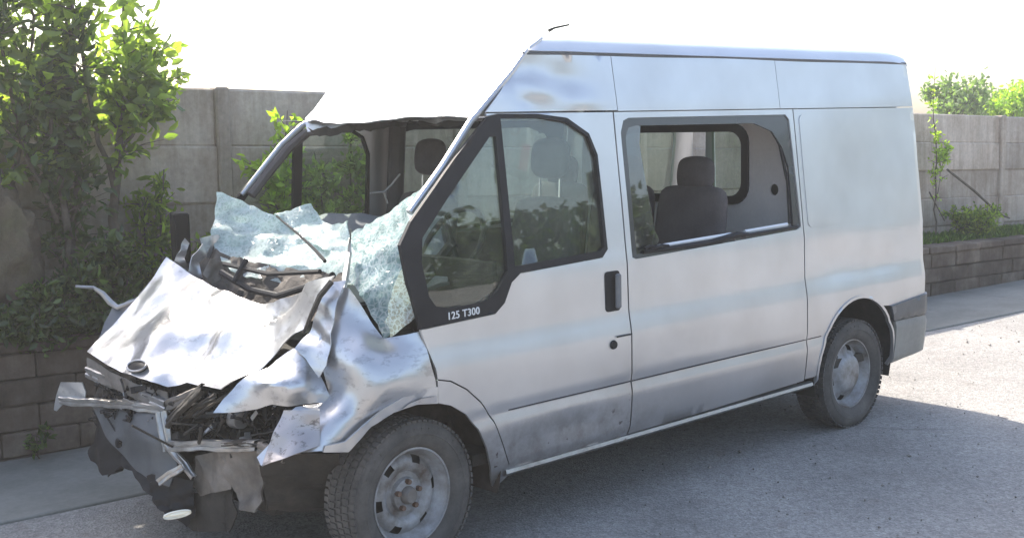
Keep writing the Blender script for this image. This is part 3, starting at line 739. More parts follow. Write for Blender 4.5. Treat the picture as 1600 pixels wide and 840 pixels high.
# sill below the doors
sx = np.linspace(.50, 2.86, 12)
for far in (0, 1):
    mb = MB()
    V = []; F = []
    prof = [(.055, .345), (.030, .338), (.026, .322), (.045, .306), (.10, .296), (.16, .33)]
    for x in sx:
        for (y, z) in prof: V.append((x, y if not far else VW-y, z+(.010*(x-.5)/2.3)))
    n = len(prof)
    for i in range(len(sx)-1):
        for k in range(n-1):
            f = (i*n+k, (i+1)*n+k, (i+1)*n+k+1, i*n+k+1); F.append(f if far else f[::-1])
    mb.add(V, F); mb.build('sill', M['paint'], van, True, 40)
# --- middle panel with the big side window
win_out = [(1.335, 1.205), (1.36, 1.195), (2.70, 1.235), (2.735, 1.25), (2.71, 1.84), (2.68, 1.868), (1.40, 1.868), (1.36, 1.855), (1.335, 1.80)]
win_in = [(1.375, 1.215), (2.45, 1.250), (2.672, 1.258), (2.675, 1.58), (2.63, 1.69), (2.55, 1.78), (2.40, 1.825), (1.46, 1.83), (1.40, 1.82), (1.375, 1.78)]
def midpanel(far):
    d = empty_part('sliding_door' if far else 'side_panel', van)
    panel('panel_skin', [(XB+GAP, .348), (XC-GAP, .378), (XC-GAP, ZS-GAP), (XB+GAP, ZS-GAP)], [win_out], M['paint'], d, far)
    panel('window_frame', [( (x-2.03)*1.004+2.03, (z-1.53)*1.006+1.53) for x, z in win_out], [win_in], M['black' if far else 'blackgloss'], d, far, .035, .012, -.008)
    return d
side = midpanel(False); sidef = midpanel(True)
# what is left of the pane: a tall jagged strip at the front, nothing behind it
panel('window_glass', [(1.36, 1.205), (1.50, 1.225), (1.555, 1.27), (1.53, 1.32), (1.51, 1.45), (1.49, 1.60), (1.475, 1.74), (1.50, 1.845), (1.40, 1.84), (1.36, 1.80)], [], M['glassblue'], side, False, .03, .004, -.014, False)
panel('window_glass', win_in, [], M['glassfar'], sidef, True, .06, .004, -.012, False)
# bare sill metal and torn rubber in the lower window edge
ya = .045
for q in ([(1.55, ya, 1.238), (1.9, ya, 1.247), (2.12, ya, 1.252)], [(2.24, ya, 1.257), (2.62, ya, 1.268)]): mb = MB(); mb.tube(q, .012, 6); mb.build('window_sill', M['white'], side, True)
mb = MB(); mb.tube([(1.42, .032, 1.222), (1.6, .026, 1.225), (1.95, .03, 1.228), (2.16, .026, 1.25), (2.26, .02, 1.243), (2.7, .03, 1.252)], [.010, .012, .016, .018, .010, .008], 7)
mb.tube([(1.42, .02, 1.24), (1.46, .022, 1.250), (1.50, .02, 1.238), (1.55, .022, 1.246), (1.6, .024, 1.238)], .008, 6); mb.tube([(2.655, .05, 1.27), (2.662, .07, 1.5), (2.63, .1, 1.70), (2.58, .105, 1.77)], .009, 6)
mb.build('window_rubber', M['black'], side, True)
# slide rail mark on the front of the panel
mb = MB(); mb.box((1.235, -.010, .845), (.10, .006, .007)); mb.build('trim_strip', M['seam'], fdoor)
# --- rear quarter
arc_r = arc(3.285, .39, .405, .405, 196, -10, 26)
def quarter(far):
    d = empty_part('rear_quarter', van)
    ol = [(XC+GAP, .385), (2.86, .385)]+[p for p in arc_r if p[1] > .385 and (p[0] < 3.3 or p[1] > .71)]+[(3.66, .70), (XE, .735), (XE-.012, 1.2), (XE-.085, ZS-GAP), (XC+GAP, ZS-GAP)]
    hole = [rrect(3.02, 1.27, 3.86, 1.80, .09)] if far else []
    panel('panel_skin', ol, hole, M['paint'], d, far)
    if far: panel('window_glass', rrect(3.01, 1.26, 3.87, 1.81, .09), [], M['glassfar'], d, far, .08, .004, -.012, False)
    return d
qn = quarter(False); qf = quarter(True)
# raised blank window pressing and its edge on the near rear quarter
panel('pressed_panel', rrect(2.80, 1.24, 3.90, 1.865, .035), [], M['paint'], qn, False, .045, .004, .0045)
panel('wheel_arch_lip', arc(3.285, .39, .414, .414, 196, -10, 26)+arc(3.285, .39, .397, .397, -10, 196, 26), [], M['paint'], qn, False, .03, .02, .006)
# dark tube along the lower flank, painted shade of the pressed crease
for o_, xa, xb in ((fdoor, .50, XB-.006), (side, XB+.006, XC-.006), (qn, XC+.006, 2.90)):
    mb = MB(); mb.tube([(x_, float(YS(.614))-.0005, .614) for x_ in np.linspace(xa, xb, 8)], .0035, 5); mb.build('crease_shade', M['seam'], o_, True)
# rear bumper corner, two tones
for far in (False, True):
    bpart = empty_part('rear_bumper', van)
    panel('bumper_cover', [(3.685, .60), (3.69, .50), (3.69, .33), (4.16, .385), (4.16, .595)], [], M['bumperlow'], bpart, far, .04, .02, .012)
    panel('bumper_step', [(3.66, .61), (3.685, .605), (4.16, .60), (4.16, .74), (3.625, .70)], [], M['covergrey'], bpart, far, .04, .02, .016)
    panel('tail_lamp', [(4.095, .755), (4.14, .755), (4.13, 1.25), (4.095, 1.25)], [], M['red'], van, far, .03, .02, .008)
mb = MB(); mb.box((4.15, VW/2, .545), (.10, VW-.3, .30), None, .02); mb.build('rear_bumper_bar', M['bumper'], van)
# --- roof sides
def roofside(far):
    d = empty_part('roof_side', van)
    front = [(.72, ZS+GAP), (1.0, 2.155)] if far else [(.50, ZS+GAP), (.78, 2.155)]
    for a, b_ in ((front+[(XB+.03, 2.165), (XB+.03, ZS+GAP)], 0), ([(XB+.034, ZS+.001), (XB+.034, 2.165), (XC-.12, 2.165), (XC-.12, ZS+.001)], 0), ([(XC-.1165, ZS+.001), (XC-.1165, 2.165), (XE-.105, 2.165), (XE-.087, ZS+.001)], 0)):
        panel('roof_side_panel', a, [], M['paint'], d, far)
    return d
rs = roofside(False); rsf = roofside(True)
for yy, g0 in ((.148, .76), (VW-.148, .98)):
    mb = MB(); mb.tube([(g0, yy, 2.160), (1.3, yy, 2.166), (2.7, yy, 2.166), (4.02, yy, 2.166)], .010, 6); mb.build('roof_gutter', M['covergrey'], van, True)
# --- roof: raked nose from the windscreen header up to the crown
def roof():
    nv = 56; st = []
    V = []; F = []
    ns = 22; nx = 40
    for i in range(ns+nx+1):
        row = []
        for j in range(nv+1):
            v = j/nv; y = .138+(VW-.276)*v; wv = abs(2*v-1); cr = max(0.0, 1-wv**4)**.5
            ztop = 2.175+.122*cr
            hx = .455+(.24*v)-.14*(1-wv**2); hz = 1.885+.01*math.sin(v*9)
            tx = 1.02+.19*v-.17*(1-wv**2)-(.235)*(wv**8)
            if i <= ns:
                t = i/ns; e = t; x = hx+(tx-hx)*t
                # gentle bulge of the nose
                z = hz+(ztop-hz)*(t+.16*math.sin(math.pi*t)*(1-.85*wv**3)); 
            else:
                t = (i-ns)/nx; x = tx+(4.035-tx)*t; z = ztop-.02*max(0, (t-.93)/.07)**2
            # dents
            z -= .085*math.exp(-((x-.74-.25*(y-.45))/.055)**2-((y-.45)/.26)**2)
            z -= .03*math.exp(-((x-.60)/.10)**2-((y-1.2)/.2)**2)
            z += .006*mnoise.noise(Vector((x*6, y*6, 1)))*(1 if i <= ns+4 else .15)
            V.append((x, y, z))
    n = nv+1; R = ns+nx+1
    for i in range(R-1):
        for j in range(nv):
            F += [(i*n+j, i*n+j+1, (i+1)*n+j+1), (i*n+j, (i+1)*n+j+1, (i+1)*n+j)]
    return sheet('roof', V, F, .008, (0, 0, 1), M['paint'], van)
rf = roof()
# rolled bright edge from pillar to crown and the torn header below it
mb = MB(); pts = [P(640, 332, .10), P(690, 262, .115), P(735, 190, .135), P(775, 142, .14), P(800, 112, .142), P(822, 80, .15), P(846, 60, .18)]
mb.tube(pts, [.016, .016, .015, .014, .013, .012, .008], 8); mb.build('pillar_edge', M['paint'], van, True)
crumple('header_strip', [(476, 190, 1.80), (560, 183, 1.35), (650, 181, .9), (738, 180, .2), (738, 190, .2), (700, 187, .4), (680, 193, .55), (650, 187, .8), (620, 192, 1.05), (600, 188, 1.15), (575, 196, 1.3), (545, 191, 1.45), (535, 205, 1.5), (515, 200, 1.6), (480, 206, 1.76)], M['crush'], van, (), .006, 7, 3, 6)
crumple('header_tear', [(480, 203, 1.74), (560, 193, 1.32), (650, 188, .85), (736, 184, .24), (736, 196, .26), (690, 198, .5), (650, 194, .8), (600, 200, 1.15), (560, 205, 1.32), (500, 214, 1.68)], M['dark'], van, (), .008, 8, 5, 6, jag=1.2)
# aerial
mb = MB(); mb.tube([P(858, 48, .5), P(866, 44, .5), P(889, 39, .5)], [.009, .006, .005], 6); mb.build('aerial', M['black'], van, True)
# far windscreen pillar: silver outside, dark inside
yf = 1.86
mb = MB(); mb.tube([P(378, 304, yf), P(400, 276, yf), P(440, 226, yf-.01), P(470, 198, yf-.04), P(500, 180, yf-.06)], [.012, .014, .015, .016, .016], 8); mb.build('far_pillar_edge', M['paint'], van, True)
mb = MB(); mb.tube([P(392, 305, 1.84), P(414, 276, 1.84), P(450, 232, 1.82), P(482, 206, 1.78), P(530, 200, 1.6)], [.026, .026, .026, .026, .022], 8); mb.build('far_pillar_lining', M['trimdark'], van, True)
# --- near pillar black frame runs down to the wing; fill under it
# rear end, doors
rd = empty_part('rear_door', van); V2, T = tri2d([(.16, .62), (VW-.16, .62), (VW-.24, 2.16), (.24, 2.16)], [rrect(.30, 1.25, .90, 1.80, .06), rrect(1.08, 1.25, 1.68, 1.80, .06)], .08)
sheet('door_skin', np.stack([4.105-.045*(V2[:, 1]-.6)/1.5, V2[:, 0], V2[:, 1]], 1), T, .012, (1, 0, 0), M['paint'], rd)
for a in ((.30, .90), (1.08, 1.68)):
    V2, T = tri2d(rrect(a[0]-.01, 1.24, a[1]+.01, 1.81, .06), [], .15)
    sheet('window_glass', np.stack([4.085-.045*(V2[:, 1]-.6)/1.5, V2[:, 0], V2[:, 1]], 1), T, .004, (1, 0, 0), M['glassfar'], rd)
# --- floor, inner arches, underbody
mb = MB(); mb.box((2.2, VW/2, .40), (3.7, VW-.16, .05)); mb.build('floor', M['dark'], van)
mb = MB(); mb.box((1.9, VW/2, .27), (2.0, .9, .14)); mb.tube([(2.3, 1.1, .26), (4.0, 1.1, .28)], .04, 8); mb.box((3.3, VW/2, .33), (.12, VW-.4, .12), None, .03)
mb.box((2.55, .35, .33), (.5, .25, .10), None, .02); mb.build('underbody', M['dark'], van)
def inner_arch(cx, r, far, z0=.0):
    V = []; F = []; n = 20
    for i in range(n+1):
        a = R_(-20+(220 if cx > 1 else 150)*i/n)
        for y in (.03, .36): V.append((cx+r*math.cos(a), y if not far else VW-y, .40+r*math.sin(a)))
    for i in range(n): F.append((2*i, 2*i+1, 2*i+3, 2*i+2))
    b = len(V); V.append((cx, .36 if not far else VW-.36, .40)); 
    for i in range(n): F.append((b, 2*i+1, 2*i+3))
    return V, F
for cx, r, far in ((3.285, .42, 0), (3.285, .42, 1), (.03, .50, 1)):
    V, F = inner_arch(cx, r, far); link('inner_arch', mesh('inner_arch', V, F, True, 40), M['dark'], van)
V, F = inner_arch(.02, .455, 0); link('inner_arch', mesh('inner_arch', V, F, True, 40), M['wheelhouse'], van)
mb = MB(); mb.box((.50, VW/2, .80), (.03, VW-.14, .92), None, .005); mb.build('firewall', M['dark'], van)
mb = MB(); mb.box((.16, VW/2+.03, .62), (.66, .98, .60), None, .06); mb.box((.0, VW/2, .32), (.9, 1.1, .14), None, .03); mb.build('engine', M['dark'], van)
# --- wheels
def tyre_mesh(Rr=.327, wd=.205):
    mb = MB(); h = wd/2
    prof = [(-h*.70, .205), (-h*.86, .215), (-h*1.0, .245), (-h*1.03, .275), (-h*.97, .300), (-h*.86, .316), (-h*.72, .3215), (h*.72, .3215), (h*.86, .316), (h, .29), (h*1.03, .27), (h, .24), (h*.8, .21), (h*.7, .205)]
    mb.lathe(prof, 72)
    nn = 68
    for k in range(nn):                                  # tread blocks
        th = 2*math.pi*k/nn
        for (yc, w_, off) in ((-h*.80, .030, .5), (-h*.42, .034, 0), (-h*.0, .030, .5), (h*.42, .034, 0), (h*.80, .030, .5)):
            t = th+off*2*math.pi/nn; r = .3235 if abs(yc) < h*.6 else .3195
            R1 = rotm('Y', -t); c = np.array([r*math.cos(t), yc, r*math.sin(t)])
            mb.box(c, (.010, w_, .021), np.array(Matrix.Rotation(-t, 3, 'Y')))
    # raised sidewall ring and lettering bars
    mb.lathe([(-h*1.035, .262), (-h*1.055, .266), (-h*1.035, .270)], 72)
    for k in range(26):
        if k % 7 > 3: continue
        t = 2*math.pi*k/46; mb.box((.285*math.cos(t), -h*1.0, .285*math.sin(t)), (.016, .006, .009), np.array(Matrix.Rotation(-t, 3, 'Y')))
    return mesh('tyre', mb.V, mb.F, True, 40)
def rim_mesh(front):
    n = 60; V = []; F = []
    prof = [(-.072, .204), (-.080, .207), (-.080, .199), (-.066, .196), (-.058, .186), (-.030, .180), (-.020, .168), (-.032, .156), (-.042, .136), (-.040, .116), (-.020, .096), (-.022, .074), (-.040, .068), (-.044, .050), (-.044, .0)]
    if not front: prof = prof[:9]+[(-.052, .116), (-.066, .108), (-.074, .085), (-.078, .045), (-.079, .0)]
    # holes cut in the band between rings 6..8
    for (y, r) in prof:
        for k in range(n): th = 2*math.pi*k/n; V.append((r*math.cos(th), y, r*math.sin(th)))
    for i in range(len(prof)-1):
        for k in range(n):
            if i in (6, 7) and (k % 10) in (3, 4, 5): 
                continue
            F.append((i*n+k, i*n+(k+1) % n, (i+1)*n+(k+1) % n, (i+1)*n+k))
    mb = MB(); mb.add(V, F); 
    mb.lathe([(-.058, .186), (.06, .186), (.07, .2)], n)
    return mesh('rim', mb.V, mb.F, True, 50)
nb_ = MB(); nb_.lathe([(-.062, 0), (-.062, .011), (-.036, .012)], 6); nutm = mesh('wheel_nut', nb_.V, nb_.F, False)
tyre = tyre_mesh(); rimf = rim_mesh(True); rimr = rim_mesh(False)
def wheel(cx, far, front, steer=0.0):
    wd = empty_part('front_wheel' if front else 'rear_wheel', van); wd.location = (cx, .135 if not far else VW-.135, .327); wd.rotation_euler = (0, 0, (math.pi if far else 0)+steer)
    link('tyre', tyre, M['rubber'], wd, rot=(0, rng.random(), 0)); link('rim', rimf if front else rimr, M['steel'], wd, rot=(0, .35 if front else .2, 0))
    hb = MB()
    if front:
        hb.lathe([(-.044, .0), (-.072, .0), (-.074, .028), (-.062, .036), (-.040, .040)], 24); hb.build('hub', M['dirty'], wd, True)
        for k in range(5):
            a = 2*math.pi*k/5+.3; link('wheel_nut', nutm, M['rust'], wd, (.058*math.cos(a), 0, .058*math.sin(a)))
    dk = MB(); dk.lathe([(-.004, 0), (-.004, .184)], 40); dk.build('brake_drum', M['dark'], wd)
    return wd
wheel(.0, False, True, R_(3)); wheel(3.3, False, False); wheel(.0, True, True, R_(3)); wheel(3.3, True, False)
mb = MB(); mb.tube([(0, .2, .33), (0, VW-.2, .33)], .035, 8); mb.box((.0, VW/2, .36), (.3, .9, .12), None, .02); mb.build('axle', M['dark'], van)

# --- inside of the cab
def cushion(name, c, d, par, rot=None, bev=.05, mat_='fabric'):
    mb = MB(); mb.box((0, 0, 0), d, None, bev); V = np.array(mb.V)
    o = link(name, mesh(name, V, mb.F, True, 80), M[mat_], par); o.location = c
    if rot: o.rotation_euler = rot
    s = o.modifiers.new('round', 'SUBSURF'); s.levels = 2; s.render_levels = 2; return o
def seat(name, x, y, wd=.50, hr=True, zh=1.66):
    s = empty_part(name, van); s.location = (x, y, .45)
    cushion('seat_cushion', (-.20, 0, .34), (.52, wd, .16), s); cushion('backrest', (.10, 0, .72), (.13, wd, .66), s, (0, R_(9), 0))
    if hr:
        cushion('headrest', (.165, 0, zh-.45), (.10, .27, .21), s, (0, R_(6), 0), .045)
        for q in (-.07, .07): mb = MB(); mb.tube([(.15, q, .95), (.16, q, 1.13)], .007, 6); mb.build('headrest_post', M['chrome'], s, True)
    mb = MB(); mb.box((-.15, 0, .13), (.42, wd*.8, .26), None, .02); mb.build('seat_base', M['black'], s); return s
seat('driver_seat', 1.04, .44, .48, True, 1.68); seat('passenger_seat', 1.08, 1.44, .52, True, 1.68)
for yy in (.45, .97, 1.50): seat('rear_seat', 2.17, yy, .50, True, 1.55)
# partition between seats and load space: window with a rubber surround and a round finger hole
prt = empty_part('partition', van)
wi = rrect(.50, 1.37, 1.50, 1.80, .10); V2, T = tri2d([(.06, .45), (VW-.06, .45), (VW-.16, 2.1), (.16, 2.1)], [wi, arc(.30, 1.44, .030, .034, 0, 340, 14)], .08)
XPT = 2.86
sheet('partition_board', np.stack([np.full(len(V2), XPT), V2[:, 0], V2[:, 1]], 1), T, .012, (-1, 0, 0), M['trimgrey'], prt)
V2, T = tri2d(rrect(.475, 1.345, 1.525, 1.825, .115), [rrect(.525, 1.395, 1.475, 1.775, .085)], .05)
sheet('window_rubber', np.stack([np.full(len(V2), XPT-.014), V2[:, 0], V2[:, 1]], 1), T, .02, (-1, 0, 0), M['black'], prt)
mb = MB(); mb.lathe([(0, .0), (.0, .05)], 12, (0, 0, 0)); V = np.array(mb.V); V = np.stack([V[:, 1]+XPT+.03, V[:, 0]+.30, V[:, 2]+1.44], 1); link('hole_cup', mesh('hole_cup', V, mb.F), M['dark'], prt)
# B pillars and linings on both sides (inside faces)
for far in (0, 1):
    mb = MB(); pts = [np.array([xx, VW-yy if far else yy, zz]) for xx, yy, zz in ((1.29, .10, .45), (1.29, .11, 1.2), (1.28, .21, 1.95))]
    mb.tube(pts, .05, 8); mb.build('pillar_lining', M['trimdark'], van, True)
mb = MB(); mb.box((2.2, VW/2, 2.13), (2.3, VW-.36, .03), None, .01); mb.build('headlining', M['trimgrey'], van)
for far in (False, True):
    panel('door_lining', [(.12, .80), (.55, .45), (1.25, .45), (1.25, 1.19), (.55, 1.16), (.15, 1.0)], [], M['trimdark'], van, far, .08, .01, -.05, False)
    panel('side_lining', [(1.34, .45), (2.72, .45), (2.72, 1.20), (1.34, 1.19)], [], M['trimdark'], van, far, .08, .01, -.045, False)
# dashboard, steering wheel
crumple('dashboard', [(470, 335, 1.70), (520, 335, 1.5), (600, 337, 1.25), (690, 340, .7), (700, 440, .35), (560, 470, .7), (440, 470, 1.2), (420, 400, 1.5)], M['dash'], van, (), .02, 3, 12, 12, .02)
mb = MB(); c = np.array([.62, .50, 1.30]); Rm = rotm('Y', R_(-58)); ring = [c+Rm @ np.array([.19*math.cos(a), .19*math.sin(a), 0]) for a in np.linspace(0, 2*math.pi, 33)]
mb.tube(ring, .015, 8, False); mb.tube([c, c+np.array([-.3, 0, -.25])], .03, 8); mb.tube([ring[4], c, ring[20]], .016, 6); mb.build('steering_wheel', M['black'], van, True)
# loose wire in the screen opening
mb = MB(); mb.tube([P(580, 302, .9), P(600, 300, .9), P(612, 288, .9), P(625, 272, .9)], .005, 5); mb.tube([P(600, 300, .9), P(606, 318, .9)], .004, 5); mb.build('loose_wire', M['bumperlow'], van, True)

# --- shattered windscreen, fallen on the cowl
crumple('windscreen_sheet', [(340, 301, 1.72), (372, 312, 1.62), (405, 328, 1.5), (440, 345, 1.38), (470, 362, 1.25), (505, 385, 1.0), (545, 398, .75), (548, 412, .70), (546, 440, .62), (515, 436, .76), (480, 440, .90), (440, 440, 1.04), (400, 436, 1.18), (362, 426, 1.34), (343, 402, 1.48), (330, 372, 1.6), (332, 340, 1.68)],
        M['craze'], van, [(400, 375, 1.42), (450, 395, 1.15)], .030, 3.6, 22, 6, .006, (-.4, -.6, .7), jag=1.0)
crumple('windscreen_sheet', [(430, 334, 1.45), (462, 328, 1.36), (485, 318, 1.30), (498, 340, 1.22), (520, 350, 1.1), (545, 346, .98), (548, 400, .8), (505, 392, .98), (470, 368, 1.2)],
        M['craze'], van, (), .026, 4.6, 26, 6, .006, (-.4, -.6, .7), jag=1.0)
crumple('windscreen_sheet', [(545, 366, .80), (575, 352, .68), (605, 335, .56), (640, 310, .40), (668, 292, .26), (690, 272, .20), (690, 282, .17), (664, 318, .16), (650, 345, .13), (640, 372, .11), (646, 400, .10), (656, 440, .07), (664, 480, .05), (640, 500, .08), (612, 524, .12), (600, 528, .14), (585, 500, .20), (572, 475, .27), (556, 450, .36), (543, 435, .46)],
        M['craze2'], van, [(600, 400, .28), (625, 440, .16)], .020, 5, 27, 6, .006, (-.4, -.7, .5), jag=1.0)
crumple('windscreen_sheet', [(628, 420, .10), (648, 412, .07), (658, 440, .04), (665, 482, .02), (640, 502, .05), (612, 526, .09), (603, 500, .12), (610, 455, .13)],
        M['craze3'], van, (), .010, 6, 29, 6, .005, (-.4, -.7, .5), jag=1.6)
crumple('windscreen_edge', [(544, 372, .79), (575, 350, .67), (606, 333, .55), (640, 308, .39), (668, 289, .25), (692, 268, .19), (694, 276, .18), (664, 306, .24), (632, 332, .38), (600, 352, .52), (572, 372, .62), (548, 392, .72)],
        M['craze'], van, (), .008, 7, 31, 6, .008, (-.3, -.5, .8), jag=1.0)
# loose wiper arm over the fallen screen
mb = MB(); mb.tube([P(432, 338, 1.25), P(462, 362, 1.05), P(490, 388, .85), P(508, 408, .72)], [.004, .006, .007, .009], 6); mb.build('wiper_arm', M['black'], van, True)
mb = MB(); mb.tube([P(548, 358, .5), P(546, 395, .5), P(540, 430, .42), P(536, 455, .36)], [.006, .012, .016, .012], 6); mb.build('bonnet_hinge', M['bare'], van, True)
# cowl and the dark space behind the bonnet
crumple('cowl_panel', [(318, 372, 1.62), (345, 395, 1.5), (400, 412, 1.25), (470, 420, .95), (535, 428, .62), (545, 470, .40), (500, 500, .5), (440, 510, .8), (380, 490, 1.1), (330, 450, 1.4), (300, 430, 1.6)],
        M['dkbrown'], van, [(430, 465, 1.02)], .035, 5, 41, 8, .008, (-.4, -.5, .7))
mb = MB(); pts = [P(345, 425, 1.30), P(390, 452, 1.12), P(435, 462, .92), (P(480, 448, .68)), P(520, 430, .46)]; mb.tube(pts, .016, 8)
mb.tube([P(350, 412, 1.34), P(420, 428, 1.02), P(500, 424, .66)], .012, 6); mb.tube([P(385, 405, 1.2), P(365, 440, 1.2)], .014, 6); mb.build('cowl_pipe', M['black'], van, True)
for k, (pl_, y0) in enumerate((([(268, 425), (276, 398), (290, 372), (296, 380), (288, 404), (296, 424), (284, 436)], 1.64), ([(292, 430), (300, 400), (318, 380), (330, 384), (322, 402), (312, 410), (316, 436), (300, 440)], 1.54),
        ([(312, 372), (340, 366), (352, 384), (338, 396), (344, 412), (330, 410), (318, 392)], 1.56), ([(318, 428), (330, 404), (352, 410), (346, 440), (330, 446)], 1.42), ([(250, 424), (262, 402), (268, 408), (274, 430)], 1.72))):
    crumple('torn_metal', [(a, b_, y0+.012*math.sin(3*q)) for q, (a, b_) in enumerate(pl_)], M['crush'] if k != 3 else M['dirty'], van, (), .016, 7, 50+k, 4, .003, k=5)
# bonnet
bonnet = crumple('bonnet', [(135, 548, 1.66), (160, 515, 1.66), (190, 480, 1.66), (225, 445, 1.68), (262, 404, 1.68), (285, 418, 1.55), (310, 433, 1.42), (345, 450, 1.24), (385, 468, 1.06), (408, 478, .98), (430, 474, .86), (455, 458, .70), (488, 443, .46), (524, 431, .26),
                   (512, 450, .27), (497, 480, .29), (480, 512, .33), (455, 530, .42), (432, 552, .47), (405, 575, .52), (372, 592, .58), (344, 607, .64), (318, 601, .78), (292, 597, .90), (262, 604, .98), (240, 602, 1.06), (210, 590, 1.20), (170, 571, 1.42)],
        M['crush'], van, [(230, 520, 1.36), (300, 520, 1.10), (330, 540, .96), (380, 530, .74), (300, 470, 1.28), (440, 500, .60), (250, 560, 1.16), (345, 500, .98), (285, 560, 1.08)], .038, 1.45, 68, 7, .004, (-.6, -.3, .7), k=6, sharp=40)
from mathutils.bvhtree import BVHTree
def on_object(o, px, py):
    t = BVHTree.FromPolygons([tuple(v.co) for v in o.data.vertices], [tuple(p.vertices) for p in o.data.polygons])
    l, n, *_ = t.ray_cast(Vector(CAM), Vector(ray(px, py)).normalized()); n = np.array(n)
    if n @ (CAM-np.array(l)) < 0: n = -n
    return np.array(l), n
cE, nE = on_object(bonnet, 216, 574)
ax = np.array([.35, -1.0, 0]); ax -= nE*(ax @ nE); ax /= np.linalg.norm(ax); ay = np.cross(nE, ax)
def oval(r1, r2, h, n=28): return [cE+nE*h+ax*r1*math.cos(a)+ay*r2*math.sin(a) for a in np.linspace(0, 2*math.pi, n+1)[:-1]]
mb = MB(); rg = oval(.054, .031, .014); mb.tube(rg+[rg[0]], .005, 6, False); mb.build('emblem_ring', M['bare'], van, True)
mb = MB(); V = [cE+nE*.016]+oval(.050, .028, .012); mb.add(V, [(0, 1+i, 1+(i+1) % 28) for i in range(28)]); V = [cE-nE*.01]+oval(.054, .031, .0); mb.add(V, [(0, 1+(i+1) % 28, 1+i) for i in range(28)]); mb.build('emblem', M['black'], van)
# wing and flaps on the near front corner
crumple('front_wing', [(530, 448, .26), (545, 450, .20), (560, 470, .17), (580, 500, .13), (600, 527, .10), (635, 522, .05), (662, 516, .03), (672, 560, .0), (680, 592, .0), (684, 628, .0), (650, 630, .0), (620, 640, .01), (590, 658, .02), (565, 680, .03), (545, 706, .04), (500, 704, .07), (470, 706, .12), (440, 716, .18), (408, 727, .24), (402, 714, .28), (425, 690, .24), (440, 655, .24), (462, 636, .22), (500, 628, .2), (512, 610, .2), (502, 570, .22), (498, 530, .24), (508, 490, .26)],
        M['crush'], van, [(560, 560, .05), (600, 600, -.015), (520, 650, .08), (560, 640, .03), (640, 580, -.005), (480, 670, .14), (640, 612, -.012), (590, 628, -.01)], .012, 1.6, 71, 7, .004, (-.4, -1, .3), k=4, sharp=24)
crumple('wing_flap', [(334, 645, .50), (352, 622, .48), (372, 600, .46), (398, 580, .43), (430, 560, .38), (460, 548, .33), (482, 556, .28), (500, 585, .23), (512, 612, .19), (522, 630, .17), (490, 628, .2), (450, 634, .25), (425, 632, .31), (400, 640, .37), (366, 644, .44)],
        M['crush'], van, [(420, 600, .28), (470, 600, .20)], .020, 3.4, 75, 6, .004, (-.5, -.8, .4), k=4, sharp=22)
crumple('wing_flap', [(482, 512, .31), (500, 478, .27), (522, 440, .25), (540, 436, .22), (528, 470, .20), (515, 520, .17), (512, 570, .16), (500, 590, .19), (478, 560, .26), (462, 545, .31)],
        M['crush'], van, (), .022, 4.5, 77, 6, .004, (-.5, -.8, .4), k=4, sharp=22)
mb = MB(); mb.tube([P(518, 440, .215), P(500, 462, .225), P(488, 488, .25), (P(474, 520, .29))], [.014, .012, .010, .006], 6); mb.build('bonnet_seal', M['dark'], van, True)
crumple('headlight_corner', [(442, 640, .20), (475, 640, .13), (500, 640, .10), (500, 695, .07), (470, 706, .08), (440, 716, .13), (408, 727, .20), (416, 700, .22)], M['scrape'], van, (), .012, 4, 81, 6, .004, (-.5, -.8, .2))
crumple('wing_lip', [(684, 604, -.006), (684, 630, -.008), (650, 632, -.006), (615, 644, -.006), (580, 666, .005), (545, 706, .02), (505, 706, .045), (508, 696, .045), (540, 690, .02), (565, 668, .0), (600, 638, -.008), (640, 614, -.012)], M['paint'], van, (), .004, 6, 85, 6, .012, (-.2, -1, .1))
crumple('wing_lip_rust', [(683, 618, -.016), (660, 622, -.017), (640, 630, -.018), (628, 640, -.018), (650, 632, -.02), (683, 628, -.02)], M['scrape'], van, (), .003, 6, 86, 5, .003, (-.2, -1, .1))
